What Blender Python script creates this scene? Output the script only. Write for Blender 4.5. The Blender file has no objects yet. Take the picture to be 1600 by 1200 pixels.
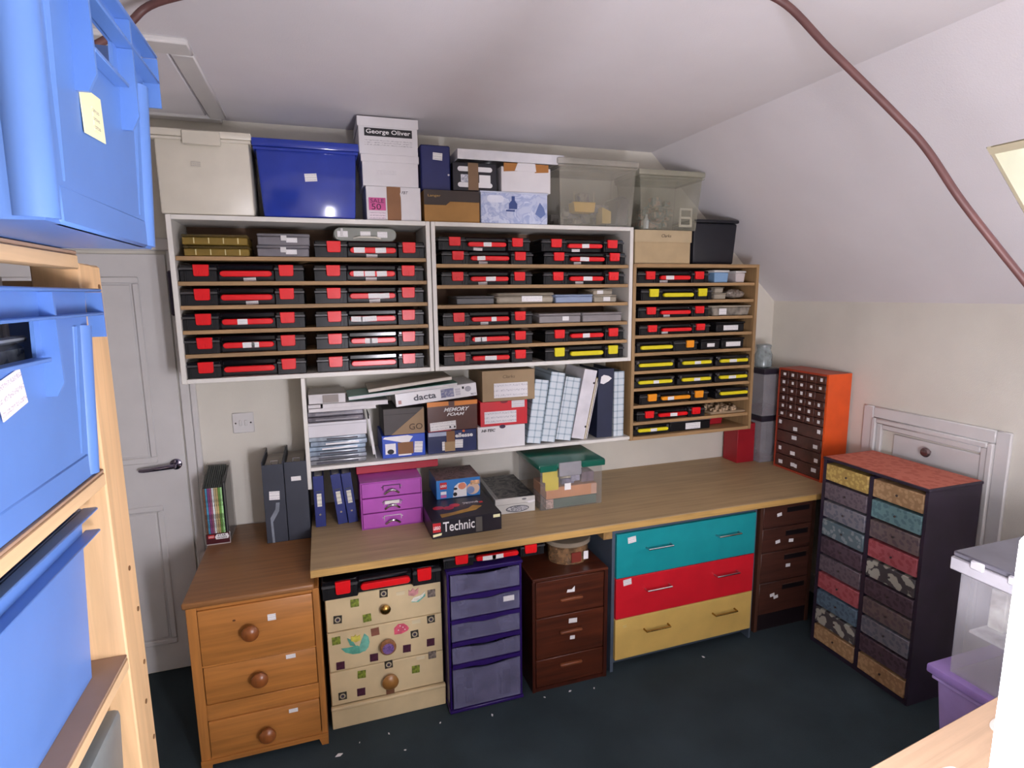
import bpy, bmesh, math, random
from mathutils import Vector, Matrix
random.seed(7)
SC = bpy.context.scene
COL = SC.collection
PI = math.pi

# ------------------------------------------------------------------ camera, world, light, exposure
cam_d = bpy.data.cameras.new('camera'); cam = bpy.data.objects.new('camera', cam_d); COL.objects.link(cam)
cam_d.sensor_width = 36.0; cam_d.lens = 898.3 / 1600 * 36.0; cam_d.clip_start = 0.02
r_ = Vector((0.94889624, -0.31540454, -0.01076607)); u_ = Vector((0.05934986, 0.14484097, 0.98767337)); f_ = Vector((0.3099573, 0.93783851, -0.15615827))
M = Matrix((r_, u_, -f_)).transposed().to_4x4(); M.translation = (0.572, -3.025, 1.84)
cam.matrix_world = M
SC.camera = cam
SC.view_settings.view_transform = 'Standard'; SC.view_settings.look = 'None'
SC.view_settings.exposure = 0.0; SC.view_settings.gamma = 1.0; SC.view_settings.use_curve_mapping = False
w = bpy.data.worlds.new('world'); SC.world = w; w.use_nodes = True
bg = w.node_tree.nodes['Background']; bg.inputs[0].default_value = (0.62, 0.74, 1.0, 1); bg.inputs[1].default_value = 5.0
LAMP = 54.0          # emission strength of the tube lamp on the worktop
ADDED_LAMP = 165.0   # lamp added unseen behind the camera to light the room, kept low for its shadows

# ------------------------------------------------------------------ materials
def lin(c):
    if isinstance(c, str):
        c = [int(c[i:i + 2], 16) / 255 for i in (1, 3, 5)]
    return tuple((x / 12.92 if x <= .04045 else ((x + .055) / 1.055) ** 2.4) for x in c) + (1,)
MATS = {}
def nodes(name):
    m = bpy.data.materials.new(name); m.use_nodes = True
    nt = m.node_tree; b = nt.nodes['Principled BSDF']
    return m, nt, b
def N(nt, t, **k):
    n = nt.nodes.new(t)
    for a, v in k.items():
        if a in n.inputs: n.inputs[a].default_value = v
        else: setattr(n, a, v)
    return n
def coords(nt, scale=(1, 1, 1), gen=False):
    tc = N(nt, 'ShaderNodeTexCoord'); mp = N(nt, 'ShaderNodeMapping')
    mp.inputs['Scale'].default_value = scale
    nt.links.new(tc.outputs['Generated' if gen else 'Object'], mp.inputs['Vector'])
    return mp.outputs[0]
def ramp(nt, fac, stops, const=False):
    r = N(nt, 'ShaderNodeValToRGB'); nt.links.new(fac, r.inputs[0])
    cr = r.color_ramp
    if const: cr.interpolation = 'CONSTANT'
    while len(cr.elements) < len(stops): cr.elements.new(.5)
    for e, (p, c) in zip(cr.elements, stops):
        e.position = p; e.color = lin(c)
    return r.outputs[0]
def bump(nt, b, h, st, dist=.01):
    n = N(nt, 'ShaderNodeBump'); n.inputs['Strength'].default_value = st; n.inputs['Distance'].default_value = dist
    nt.links.new(h, n.inputs['Height']); nt.links.new(n.outputs[0], b.inputs['Normal'])
def shade(c, k):
    if isinstance(c, str): c = [int(c[i:i + 2], 16) / 255 for i in (1, 3, 5)]
    return tuple(max(0, min(1, x * k)) for x in c)
def mat(c, rough=.5, metal=0, alpha=1, var=.06, vs=9, grain=None, bmp=0, bs=120, spec=.5, emit=0):
    """plain procedural surface: colour with slight noise variation, optional stretched grain and fine relief"""
    key = ('m', c, rough, metal, alpha, var, vs, grain, bmp, bs, spec, emit)
    if key in MATS: return MATS[key]
    m, nt, b = nodes('plain'); MATS[key] = m
    b.inputs['Roughness'].default_value = rough; b.inputs['Metallic'].default_value = metal
    b.inputs['Alpha'].default_value = alpha; b.inputs['Specular IOR Level'].default_value = spec
    v = coords(nt, grain or (1, 1, 1))
    n = N(nt, 'ShaderNodeTexNoise', Scale=vs, Detail=4.0); nt.links.new(v, n.inputs['Vector'])
    nt.links.new(ramp(nt, n.outputs[0], [(.3, shade(c, 1 - var)), (.7, shade(c, 1 + var))]), b.inputs['Base Color'])
    if emit:
        b.inputs['Emission Color'].default_value = lin(c); b.inputs['Emission Strength'].default_value = emit
    if bmp:
        n2 = N(nt, 'ShaderNodeTexNoise', Scale=bs, Detail=3.0); nt.links.new(coords(nt), n2.inputs['Vector'])
        bump(nt, b, n2.outputs[0], bmp)
    return m
def wood(c, axis='x', rough=.45, var=.16, knots=True, sc=1.0):
    key = ('w', c, axis, rough, var, sc)
    if key in MATS: return MATS[key]
    m, nt, b = nodes('wood'); MATS[key] = m
    b.inputs['Roughness'].default_value = rough
    s = {'x': (1.2, 22, 22), 'y': (22, 1.2, 22), 'z': (22, 22, 1.2)}[axis]
    n = N(nt, 'ShaderNodeTexNoise', Scale=1.6 * sc, Detail=6.0, Roughness=.6, Distortion=.6); nt.links.new(coords(nt, s), n.inputs['Vector'])
    n2 = N(nt, 'ShaderNodeTexNoise', Scale=2.5, Detail=2.0); nt.links.new(coords(nt), n2.inputs['Vector'])
    mx = N(nt, 'ShaderNodeMix'); mx.data_type = 'FLOAT'; mx.inputs[0].default_value = .3
    nt.links.new(n.outputs[0], mx.inputs[2]); nt.links.new(n2.outputs[0], mx.inputs[3])
    nt.links.new(ramp(nt, mx.outputs[0], [(.3, shade(c, 1 - var * 1.3)), (.5, c), (.72, shade(c, 1 + var))]), b.inputs['Base Color'])
    bump(nt, b, n.outputs[0], .08)
    return m
def chip(c):
    m, nt, b = nodes('chipboard'); b.inputs['Roughness'].default_value = .6
    v = N(nt, 'ShaderNodeTexVoronoi', Scale=60.0); nt.links.new(coords(nt, (1, .4, 1)), v.inputs['Vector'])
    n = N(nt, 'ShaderNodeTexNoise', Scale=5.0, Detail=5.0); nt.links.new(coords(nt), n.inputs['Vector'])
    mx = N(nt, 'ShaderNodeMix'); mx.data_type = 'FLOAT'; mx.inputs[0].default_value = .6
    nt.links.new(v.outputs['Color'], mx.inputs[2]); nt.links.new(n.outputs[0], mx.inputs[3])
    nt.links.new(ramp(nt, mx.outputs[0], [(.2, shade(c, .85)), (.5, c), (.8, shade(c, 1.12))]), b.inputs['Base Color'])
    return m
def plaid(c1, c2, s=.036):
    m, nt, b = nodes('plaid'); b.inputs['Roughness'].default_value = .55
    tc = coords(nt, (1 / s, 1 / s, 1 / s)); sep = N(nt, 'ShaderNodeSeparateXYZ'); nt.links.new(tc, sep.inputs[0])
    outs = []
    for ax in (0, 2):
        f = N(nt, 'ShaderNodeMath', operation='FRACT'); nt.links.new(sep.outputs[ax], f.inputs[0])
        g = N(nt, 'ShaderNodeMath', operation='GREATER_THAN'); nt.links.new(f.outputs[0], g.inputs[0]); g.inputs[1].default_value = .8
        outs.append(g)
    a = N(nt, 'ShaderNodeMath', operation='ADD'); nt.links.new(outs[0].outputs[0], a.inputs[0]); nt.links.new(outs[1].outputs[0], a.inputs[1])
    h = N(nt, 'ShaderNodeMath', operation='MULTIPLY'); nt.links.new(a.outputs[0], h.inputs[0]); h.inputs[1].default_value = .45
    nt.links.new(ramp(nt, h.outputs[0], [(0, c1), (.45, shade(c2, 1.08)), (.9, shade(c2, .86))]), b.inputs['Base Color'])
    return m
def floral(c1, c2, sc=30, thr=.45, edge=.06, cs=(1, .05, 1)):
    key = ('f', c1, c2, sc, thr, edge, cs)
    if key in MATS: return MATS[key]
    m, nt, b = nodes('floral_paper'); MATS[key] = m; b.inputs['Roughness'].default_value = .6
    v = N(nt, 'ShaderNodeTexVoronoi', Scale=sc); nt.links.new(coords(nt, cs), v.inputs['Vector'])
    n = N(nt, 'ShaderNodeTexNoise', Scale=sc * 2.0, Detail=4.0); nt.links.new(coords(nt), n.inputs['Vector'])
    a = N(nt, 'ShaderNodeMath', operation='MULTIPLY_ADD'); nt.links.new(n.outputs[0], a.inputs[0]); a.inputs[1].default_value = .5
    nt.links.new(v.outputs['Distance'], a.inputs[2])
    nt.links.new(ramp(nt, a.outputs[0], [(thr - edge + .25, c1), (thr + edge + .25, c2)]), b.inputs['Base Color'])
    return m
def printed(c1, c2, c3, sc=14):
    """printed picture: soft blotches of three colours"""
    key = ('p', c1, c2, c3, sc)
    if key in MATS: return MATS[key]
    m, nt, b = nodes('print'); MATS[key] = m; b.inputs['Roughness'].default_value = .45
    n = N(nt, 'ShaderNodeTexNoise', Scale=sc, Detail=3.0, Distortion=1.2); nt.links.new(coords(nt), n.inputs['Vector'])
    nt.links.new(ramp(nt, n.outputs[0], [(.4, c1), (.5, c2), (.58, c3), (.66, c1)]), b.inputs['Base Color'])
    return m
def scribble(c='#e9e6e4', ink='#b5b2b7'):
    """paper with faint unreadable rows of handwriting"""
    key = ('s', c, ink)
    if key in MATS: return MATS[key]
    m, nt, b = nodes('paper'); MATS[key] = m; b.inputs['Roughness'].default_value = .7
    sep = N(nt, 'ShaderNodeSeparateXYZ'); nt.links.new(coords(nt, (1, 1, 1), True), sep.inputs[0])
    wz = N(nt, 'ShaderNodeMath', operation='MULTIPLY'); nt.links.new(sep.outputs[2], wz.inputs[0]); wz.inputs[1].default_value = 3.0
    fr = N(nt, 'ShaderNodeMath', operation='FRACT'); nt.links.new(wz.outputs[0], fr.inputs[0])
    row = N(nt, 'ShaderNodeMath', operation='COMPARE'); nt.links.new(fr.outputs[0], row.inputs[0]); row.inputs[1].default_value = .5; row.inputs[2].default_value = .2
    n = N(nt, 'ShaderNodeTexNoise', Scale=9.0, Detail=2.0); nt.links.new(coords(nt, (2.2, 1, 3), True), n.inputs['Vector'])
    g = N(nt, 'ShaderNodeMath', operation='GREATER_THAN'); nt.links.new(n.outputs[0], g.inputs[0]); g.inputs[1].default_value = .52
    mu = N(nt, 'ShaderNodeMath', operation='MULTIPLY'); nt.links.new(row.outputs[0], mu.inputs[0]); nt.links.new(g.outputs[0], mu.inputs[1])
    nt.links.new(ramp(nt, mu.outputs[0], [(0, c), (1, ink)]), b.inputs['Base Color'])
    return m

WHITE = mat('#dedad2', .45, var=.02)
PLASTER = mat('#d8d3c7', .85, var=.025, vs=3, bmp=.12, bs=260)
CEIL = mat('#e0dcde', .9, var=.02, vs=2, bmp=.1, bs=200)
GLOSSW = mat('#d2cfcd', .3, var=.015)
BLACK = mat('#121114', .42, var=.1, spec=.35)
SMOKE = mat('#0f0d11', .14, var=.1, spec=.4)
RIM = mat('#3f3d3e', .35)
RED = mat('#e3141c', .3, var=.04); YEL = mat('#e2d21a', .35, var=.05); ORA = mat('#f0961a', .35, var=.05)
PAPER = scribble(); PAPERW = mat('#ebe8e8', .7, var=.02); CREAMP = mat('#f3eebd', .7, var=.02)
CLEAR = mat('#c9c7be', .18, alpha=.42, var=.05); CLEARD = mat('#8f8b86', .2, alpha=.62, var=.15, vs=20)
CARD = mat('#a98d68', .8, var=.05, bmp=.05); CARDBR = mat('#8a6142', .75)
TAPE = mat('#86684c', .3, alpha=.93)
CHROME = mat('#c9c9cd', .12, metal=1.0, var=.02); BRASS = mat('#a98446', .25, metal=1.0); DARKMET = mat('#5d5560', .25, metal=1.0)
INK = mat('#1d1a1e', .6)

# ------------------------------------------------------------------ geometry helpers
class MB:
    def __init__(s): s.bm = bmesh.new()
    def _bev(s, vs, bev, seg=1):
        if bev > 0:
            es = {e for v in vs for e in v.link_edges}
            bmesh.ops.bevel(s.bm, geom=list(es), offset=bev, segments=seg, affect='EDGES', profile=.5, clamp_overlap=True)
    def hexa(s, p, bev=0, seg=1):
        """8 corners: bottom ring then top ring, counter-clockwise from above"""
        v = [s.bm.verts.new(q) for q in p]
        for f in ((3, 2, 1, 0), (4, 5, 6, 7), (0, 1, 5, 4), (1, 2, 6, 5), (2, 3, 7, 6), (3, 0, 4, 7)):
            s.bm.faces.new([v[i] for i in f])
        s._bev(v, bev, seg); return s
    def box(s, x0, x1, y0, y1, z0, z1, bev=0, seg=1):
        return s.hexa([(x0, y0, z0), (x1, y0, z0), (x1, y1, z0), (x0, y1, z0), (x0, y0, z1), (x1, y0, z1), (x1, y1, z1), (x0, y1, z1)], bev, seg)
    def taper(s, xb, xt, y0, y1, z0, z1, ty=0, bev=0, seg=1):
        """box wider at the top: half width xb at the bottom, xt at the top"""
        return s.hexa([(-xb, y0 + ty, z0), (xb, y0 + ty, z0), (xb, y1 - ty, z0), (-xb, y1 - ty, z0), (-xt, y0, z1), (xt, y0, z1), (xt, y1, z1), (-xt, y1, z1)], bev, seg)
    def prism(s, pts, a0, a1, ax='y', bev=0):
        def P(p, a): return {'y': (p[0], a, p[1]), 'x': (a, p[0], p[1]), 'z': (p[0], p[1], a)}[ax]
        v0 = [s.bm.verts.new(P(p, a0)) for p in pts]; v1 = [s.bm.verts.new(P(p, a1)) for p in pts]
        n = len(pts)
        s.bm.faces.new(v0); s.bm.faces.new(v1[::-1])
        for i in range(n): s.bm.faces.new([v0[(i + 1) % n], v0[i], v1[i], v1[(i + 1) % n]])
        s._bev(v0 + v1, bev); return s
    def cyl(s, p0, p1, r0, r1=None, n=14):
        return s.tube([p0, p1], [r0, r0 if r1 is None else r1], n)
    def tube(s, pts, r, n=10):
        pts = [Vector(p) for p in pts]; rs = r if isinstance(r, list) else [r] * len(pts)
        rings = []; up = None
        for i, p in enumerate(pts):
            t = (pts[min(i + 1, len(pts) - 1)] - pts[max(i - 1, 0)]).normalized()
            if up is None:
                up = t.orthogonal().normalized()
            up = (up - t * up.dot(t)).normalized(); b = t.cross(up)
            rings.append([s.bm.verts.new(p + (up * math.cos(2 * PI * k / n) + b * math.sin(2 * PI * k / n)) * rs[i]) for k in range(n)])
        for a, c in zip(rings, rings[1:]):
            for k in range(n): s.bm.faces.new([a[k], a[(k + 1) % n], c[(k + 1) % n], c[k]])
        s.bm.faces.new(rings[0][::-1]); s.bm.faces.new(rings[-1]); return s
    def lathe(s, prof, c=(0, 0, 0), ax='z', n=18):
        """profile [(radius, along)], revolved about ax through c; ax '-y' points to the front"""
        def P(r, h, a):
            x, y = r * math.cos(a), r * math.sin(a)
            q = {'z': (x, y, h), '-y': (x, -h, y)}[ax]
            return (q[0] + c[0], q[1] + c[1], q[2] + c[2])
        rings = [[s.bm.verts.new(P(r, h, 2 * PI * k / n)) for k in range(n)] for r, h in prof]
        for a, d in zip(rings, rings[1:]):
            for k in range(n): s.bm.faces.new([a[k], a[(k + 1) % n], d[(k + 1) % n], d[k]])
        s.bm.faces.new(rings[0]); s.bm.faces.new(rings[-1]); return s
    def capsule(s, x0, x1, z, h, y0, y1, bev=.003):
        r = h / 2; pts = []
        for k in range(7): a = -PI / 2 + PI * k / 6; pts.append((x1 - r + r * math.cos(a), z + r * math.sin(a)))
        for k in range(7): a = PI / 2 + PI * k / 6; pts.append((x0 + r + r * math.cos(a), z + r * math.sin(a)))
        return s.prism(pts, y0, y1, 'y', bev)
    def ell(s, cx, cz, rx, rz, y0, y1, n=20):
        return s.prism([(cx + rx * math.cos(2 * PI * k / n), cz + rz * math.sin(2 * PI * k / n)) for k in range(n)], y0, y1)
    def mesh(s, name):
        bmesh.ops.recalc_face_normals(s.bm, faces=s.bm.faces[:])
        me = bpy.data.meshes.new(name); s.bm.to_mesh(me); s.bm.free()
        for p in me.polygons: p.use_smooth = True
        me.set_sharp_from_angle(angle=math.radians(38))
        return me
def bx(*a, **k): return MB().box(*a, **k)
CACHE = {}
def part(name, mb, m, parent=None, key=None, label=None, loc=None, rot=None, kind=None):
    """one mesh object; key lets alike pieces share their mesh (mb is then a function)"""
    if key is not None:
        me = CACHE.get((key, m.name))
        if me is None: me = CACHE[(key, m.name)] = mb().mesh(name); me.materials.append(m)
    else:
        me = mb.mesh(name); me.materials.append(m)
    o = bpy.data.objects.new(name, me); COL.objects.link(o)
    if parent: o.parent = parent
    if label: o['label'] = label
    if loc: o.location = loc
    if rot: o.rotation_euler = rot
    if kind: o['kind'] = kind
    return o
def thing(name, label, cat, loc=(0, 0, 0), rz=0, group=None, rx=0, ry=0):
    o = bpy.data.objects.new(name, None); COL.objects.link(o); o.empty_display_size = .05
    o.location = loc; o.rotation_euler = (rx, ry, rz); o['label'] = label; o['category'] = cat
    if group: o['group'] = group
    return o
def tag(o, label, cat, group=None):
    o['label'] = label; o['category'] = cat
    if group: o['group'] = group
    return o
def struct(name, mb, m, parent=None):
    o = part(name, mb, m, parent)
    if not parent: o['kind'] = 'structure'
    return o
def sticker(p, x, z, w_, h_, y=0, rot=0, m=None, name='paper_label', t=.0012):
    me = (round(w_, 4), round(h_, 4), t)
    return part(name, lambda: MB().box(-w_ / 2, w_ / 2, -t, 0, -h_ / 2, h_ / 2), m or PAPER, p, key=('st',) + me, loc=(x, y, z), rot=(0, rot, 0) if rot else None)
def text(s, w_, h_, m, parent, loc, rx=PI / 2, rz=0, ry=0, shear=0, name='lettering', bold=0):
    cu = bpy.data.curves.new('lettering', 'FONT'); cu.body = s; cu.extrude = .004; cu.shear = shear; cu.offset = bold; cu.resolution_u = 3
    ob = bpy.data.objects.new('lettering', cu); COL.objects.link(ob)
    me = bpy.data.meshes.new_from_object(ob.evaluated_get(bpy.context.evaluated_depsgraph_get()))
    bpy.data.objects.remove(ob); bpy.data.curves.remove(cu)
    xs = [v.co.x for v in me.vertices]; ys = [v.co.y for v in me.vertices]
    cx, cy, sx, sy = (max(xs) + min(xs)) / 2, (max(ys) + min(ys)) / 2, w_ / (max(xs) - min(xs)), h_ / (max(ys) - min(ys))
    for v in me.vertices: v.co = ((v.co.x - cx) * sx, (v.co.y - cy) * sy, v.co.z * .12)
    me.materials.clear(); me.materials.append(m); me.name = name
    o = bpy.data.objects.new(name, me); COL.objects.link(o); o.parent = parent; o.location = loc; o.rotation_euler = (rx, ry, rz)
    return o

# ------------------------------------------------------------------ room shell
XW, ZK, XC, ZC, XL, YF = 3.36, 1.772, 2.427, 2.626, -0.95, -4.6
def sl(z): return XC + (ZC - z) * (XW - XC) / (ZC - ZK)      # x of the sloped ceiling at height z
m, nt, b = nodes('carpet'); b.inputs['Roughness'].default_value = .95
n = N(nt, 'ShaderNodeTexNoise', Scale=420.0, Detail=3.0); nt.links.new(coords(nt), n.inputs['Vector'])
n2 = N(nt, 'ShaderNodeTexNoise', Scale=3.0, Detail=4.0); nt.links.new(coords(nt), n2.inputs['Vector'])
mx = N(nt, 'ShaderNodeMix'); mx.data_type = 'FLOAT'; mx.inputs[0].default_value = .45
nt.links.new(n.outputs[0], mx.inputs[2]); nt.links.new(n2.outputs[0], mx.inputs[3])
nt.links.new(ramp(nt, mx.outputs[0], [(.35, '#202d31'), (.5, '#2a383d'), (.65, '#36454b')]), b.inputs['Base Color']); bump(nt, b, n.outputs[0], .5)
CARPET = m
struct('floor', bx(XL - .1, XW + .1, YF - .1, .1, -.08, 0), CARPET)
wb = MB(); wb.prism([(XL - .1, 0), (XW + .1, 0), (XW + .1, ZK), (XC + .05, ZC + .03), (XL - .1, ZC + .03)], 0, .1, 'y')
struct('wall_back', wb, PLASTER)
struct('wall_left', bx(XL - .1, XL, YF, 0, 0, ZC), PLASTER)
struct('wall_front', bx(XL - .1, XW + .1, YF - .1, YF, 0, ZC), PLASTER)
struct('wall_right', bx(XW, XW + .1, YF, 0, 0, ZK), PLASTER)
struct('ceiling', bx(XL - .1, XC, YF, 0, ZC, ZC + .08), CEIL)
# sloped ceiling with the opening of a roof window
SY0, SY1, SZ0, SZ1 = -2.45, -1.575, 1.93, 2.315
nx, nz = (ZC - ZK), (XW - XC); L_ = math.hypot(nx, nz); nx, nz = nx / L_ * .1, nz / L_ * .1
def slab(mb, y0, y1, z0, z1):
    a, c = sl(z0), sl(z1)
    mb.hexa([(a, y0, z0), (a + nx, y0, z0 + nz), (a + nx, y1, z0 + nz), (a, y1, z0), (c, y0, z1), (c + nx, y0, z1 + nz), (c + nx, y1, z1 + nz), (c, y1, z1)])
sm = MB(); slab(sm, SY1, 0, ZK, ZC); slab(sm, YF, SY0, ZK, ZC); slab(sm, SY0, SY1, ZK, SZ0); slab(sm, SY0, SY1, SZ1, ZC)
struct('ceiling_slope', sm, CEIL)
CHEEK = mat('#d9d0b0', .8, var=.02)
rv = MB(); k = 2.4
a0, c0 = sl(SZ0), sl(SZ1)
for y0, y1 in ((SY1 - .014, SY1 - .003), (SY0 + .003, SY0 + .014)):
    rv.hexa([(a0, y0, SZ0), (a0 + nx * k, y0, SZ0 + nz * k), (a0 + nx * k, y1, SZ0 + nz * k), (a0, y1, SZ0), (c0, y0, SZ1), (c0 + nx * k, y0, SZ1 + nz * k), (c0 + nx * k, y1, SZ1 + nz * k), (c0, y1, SZ1)])
for (ax, az, d) in ((a0, SZ0, -1), (c0, SZ1, 1)):
    dx, dz = (.022 * d, -.02 * d); ax, az = ax + .004 * d, az - .0036 * d
    rv.hexa([(ax, SY0, az), (ax + nx * k, SY0, az + nz * k), (ax + nx * k, SY1, az + nz * k), (ax, SY1, az), (ax + dx, SY0, az + dz), (ax + dx + nx * k, SY0, az + dz + nz * k), (ax + dx + nx * k, SY1, az + dz + nz * k), (ax + dx, SY1, az + dz)])
win = struct('window_1', rv, CHEEK)
gl = MB(); q = k * .9
gl.hexa([(a0 + nx * q, SY0, SZ0 + nz * q), (a0 + nx * q + .006, SY0, SZ0 + nz * q + .006), (a0 + nx * q + .006, SY1, SZ0 + nz * q + .006), (a0 + nx * q, SY1, SZ0 + nz * q),
         (c0 + nx * q, SY0, SZ1 + nz * q), (c0 + nx * q + .006, SY0, SZ1 + nz * q + .006), (c0 + nx * q + .006, SY1, SZ1 + nz * q + .006), (c0 + nx * q, SY1, SZ1 + nz * q)])
part('window_pane', gl, mat('#dfe6ea', .05, alpha=.25), win)

# panelled door on the back wall, left
D = struct('door_1', bx(-.84, -.078, -.012, 0, .01, 2.03, bev=.002), GLOSSW)
def moulding(mb, x0, x1, z0, z1, y, w_=.03, t=.012):
    for a in ((x0, x1, z0, z0 + w_), (x0, x1, z1 - w_, z1), (x0, x0 + w_, z0 + w_, z1 - w_), (x1 - w_, x1, z0 + w_, z1 - w_)):
        mb.box(a[0], a[1], y - t, y, a[2], a[3], bev=t * .45)
for x0, x1 in ((-.41, -.19), (-.73, -.51)):
    for z0, z1 in ((1.07, 1.93), (.15, .86)):
        mb = MB(); moulding(mb, x0, x1, z0, z1, -.012, .028, .01); part('panel_moulding', mb, GLOSSW, D)
        part('door_panel', bx(x0 + .035, x1 - .035, -.018, -.011, z0 + .035, z1 - .035, bev=.004), GLOSSW, D)
hb = MB(); hb.lathe([(.026, 0), (.026, .008), (.022, .011)], (-.118, -.012, 1.055), '-y'); hb.cyl((-.118, -.02, 1.055), (-.118, -.06, 1.055), .011)
hb.tube([(-.118, -.058, 1.055), (-.15, -.062, 1.054), (-.2, -.06, 1.05), (-.245, -.056, 1.046), (-.262, -.045, 1.044)], [.011, .011, .01, .009, .008], 12)
part('door_handle', hb, mat('#8d8598', .12, metal=1.0), D, label='chrome lever handle')
at = MB()
for a, b_ in ((-.072, -.03), (-.03, -.004)): at.box(a, b_, -.024 if a > -.05 else -.016, 0, 0, 2.09, bev=.005)
at.box(-.9, -.846, -.02, 0, 0, 2.09, bev=.005); at.box(-.9, -.004, -.022, 0, 2.045, 2.1, bev=.005)
struct('trim_1', at, GLOSSW)
struct('baseboard_back', bx(-.004, 3.36, -.016, 0, 0, .12, bev=.004), GLOSSW)
struct('baseboard_right', bx(XW - .016, XW, YF, 0, 0, .12, bev=.004), GLOSSW)
struct('baseboard_left', bx(XL, XL + .016, YF, 0, 0, .12, bev=.004), GLOSSW)

# access hatch in the low right wall
hd = MB(); hd.box(XW - .012, XW, -1.335, -.9, .35, 1.1, bev=.003)
H = struct('door_2', hd, GLOSSW)
part('door_knob', MB().lathe([(.008, 0), (.008, .012), (.021, .02), (.024, .03), (.018, .04), (.006, .043)], (0, 0, 0), '-y'), mat('#7d6a6a', .25, metal=.8), H, loc=(XW - .012, -1.09, 1.055), rot=(0, 0, -PI / 2), label='small round knob')
ht = MB()
for d, w_, t in ((0, .06, .018), (.06, .025, .03), (.085, .03, .02)):
    for y0, y1, z0, z1 in ((-1.43 + d, -1.43 + d + w_, .3, 1.225 - d), (-.72 - d - w_, -.72 - d, .3, 1.225 - d), (-1.43 + d + w_, -.72 - d - w_, 1.225 - d - w_, 1.225 - d)):
        ht.box(XW - t, XW, y0, y1, z0, z1, bev=.005)
struct('trim_2', ht, GLOSSW)
# loft hatch in the flat ceiling
lh = MB()
for x0, x1, y0, y1 in ((-.45, .235, -.9, -.8), (-.45, .21, -.085, -.02), (.165, .235, -.8, -.085), (-.45, -.39, -.8, -.085)):
    lh.box(x0, x1, y0, y1, ZC - .02, ZC, bev=.005)
LH = struct('trim_3', lh, GLOSSW)
part('hatch_panel', bx(-.385, .155, -.79, -.095, ZC - .012, ZC, bev=.003), CEIL, LH)

# double light switch plate
sw = thing('light_switch', 'white double switch plate on the wall below the left shelf unit', 'switch', (.186, 0, 1.229))
part('plate', bx(-.048, .048, -.009, 0, -.05, .05, bev=.003), GLOSSW, sw)
for x in (-.012, .012): part('rocker', bx(x - .006, x + .006, -.014, -.008, -.014, .014, bev=.002), GLOSSW, sw)
for x in (-.034, .034): part('screw', MB().lathe([(.004, 0), (.004, .002)], (x, -.009, 0), '-y', 10), CHROME, sw)

# ------------------------------------------------------------------ shelf units
PLY = wood('#8a6a44', 'x', .6); PLYED = wood('#a5835a', 'x', .6); PLYV = wood('#9b7c55', 'z', .6)
def unit(label, x0, x1, z0, z1, shelves, m, t=.02, yb=0, back=True, shelf_x=None, tb=None):
    u = thing('shelf_unit', label, 'shelf unit', ((x0 + x1) / 2, -.15, z0))
    X0, X1, H_ = x0 - (x0 + x1) / 2, x1 - (x0 + x1) / 2, z1 - z0
    part('side_panel', bx(X0, X0 + t, -.15, .15 + yb, 0, H_, bev=.0015), m, u); part('side_panel', bx(X1 - t, X1, -.15, .15 + yb, 0, H_, bev=.0015), m, u)
    part('top_panel', bx(X0 + t, X1 - t, -.15, .15 + yb, H_ - t, H_, bev=.0015), tb or m, u); part('bottom_panel', bx(X0 + t, X1 - t, -.15, .15 + yb, 0, t, bev=.0015), tb or m, u)
    if back: part('back_panel', bx(X0 + t, X1 - t, .14, .148, t, H_ - t), mat('#6b5240', .8), u)
    for z in shelves:
        part('shelf', bx(X0 + t + .001, X1 - t - .001, -.14, .138, z - z0 - .017, z - z0, bev=.001), PLYED, u)
    return u
LS = (2.006, 1.902, 1.802, 1.698, 1.597); MS = (1.98, 1.881, 1.786, 1.685, 1.587); RS = (1.885, 1.792, 1.699, 1.606, 1.51, 1.411, 1.316, 1.22, 1.126)
unit('white wall shelf unit with six rows, left one above the door trim', 0, 1.08, 1.472, 2.172, LS, WHITE)
unit('white wall shelf unit with six rows, middle one of the three', 1.084, 2.15, 1.472, 2.172, MS, WHITE)
unit('brown plywood wall shelf unit with ten rows beside the corner', 2.154, 2.967, 1.027, 1.986, RS, PLYV, .019, tb=PLYED)
ls = thing('wall_shelf', 'long white wall shelf under the two white units, holding boxes and files', 'shelf', (1.31, -.15, 1.035))
part('side_panel', bx(-.838, -.82, -.15, .15, -.085, .436, bev=.0015), WHITE, ls)
part('shelf_board', bx(-.82, .843, -.15, .148, 0, .018, bev=.0015), WHITE, ls)

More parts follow.
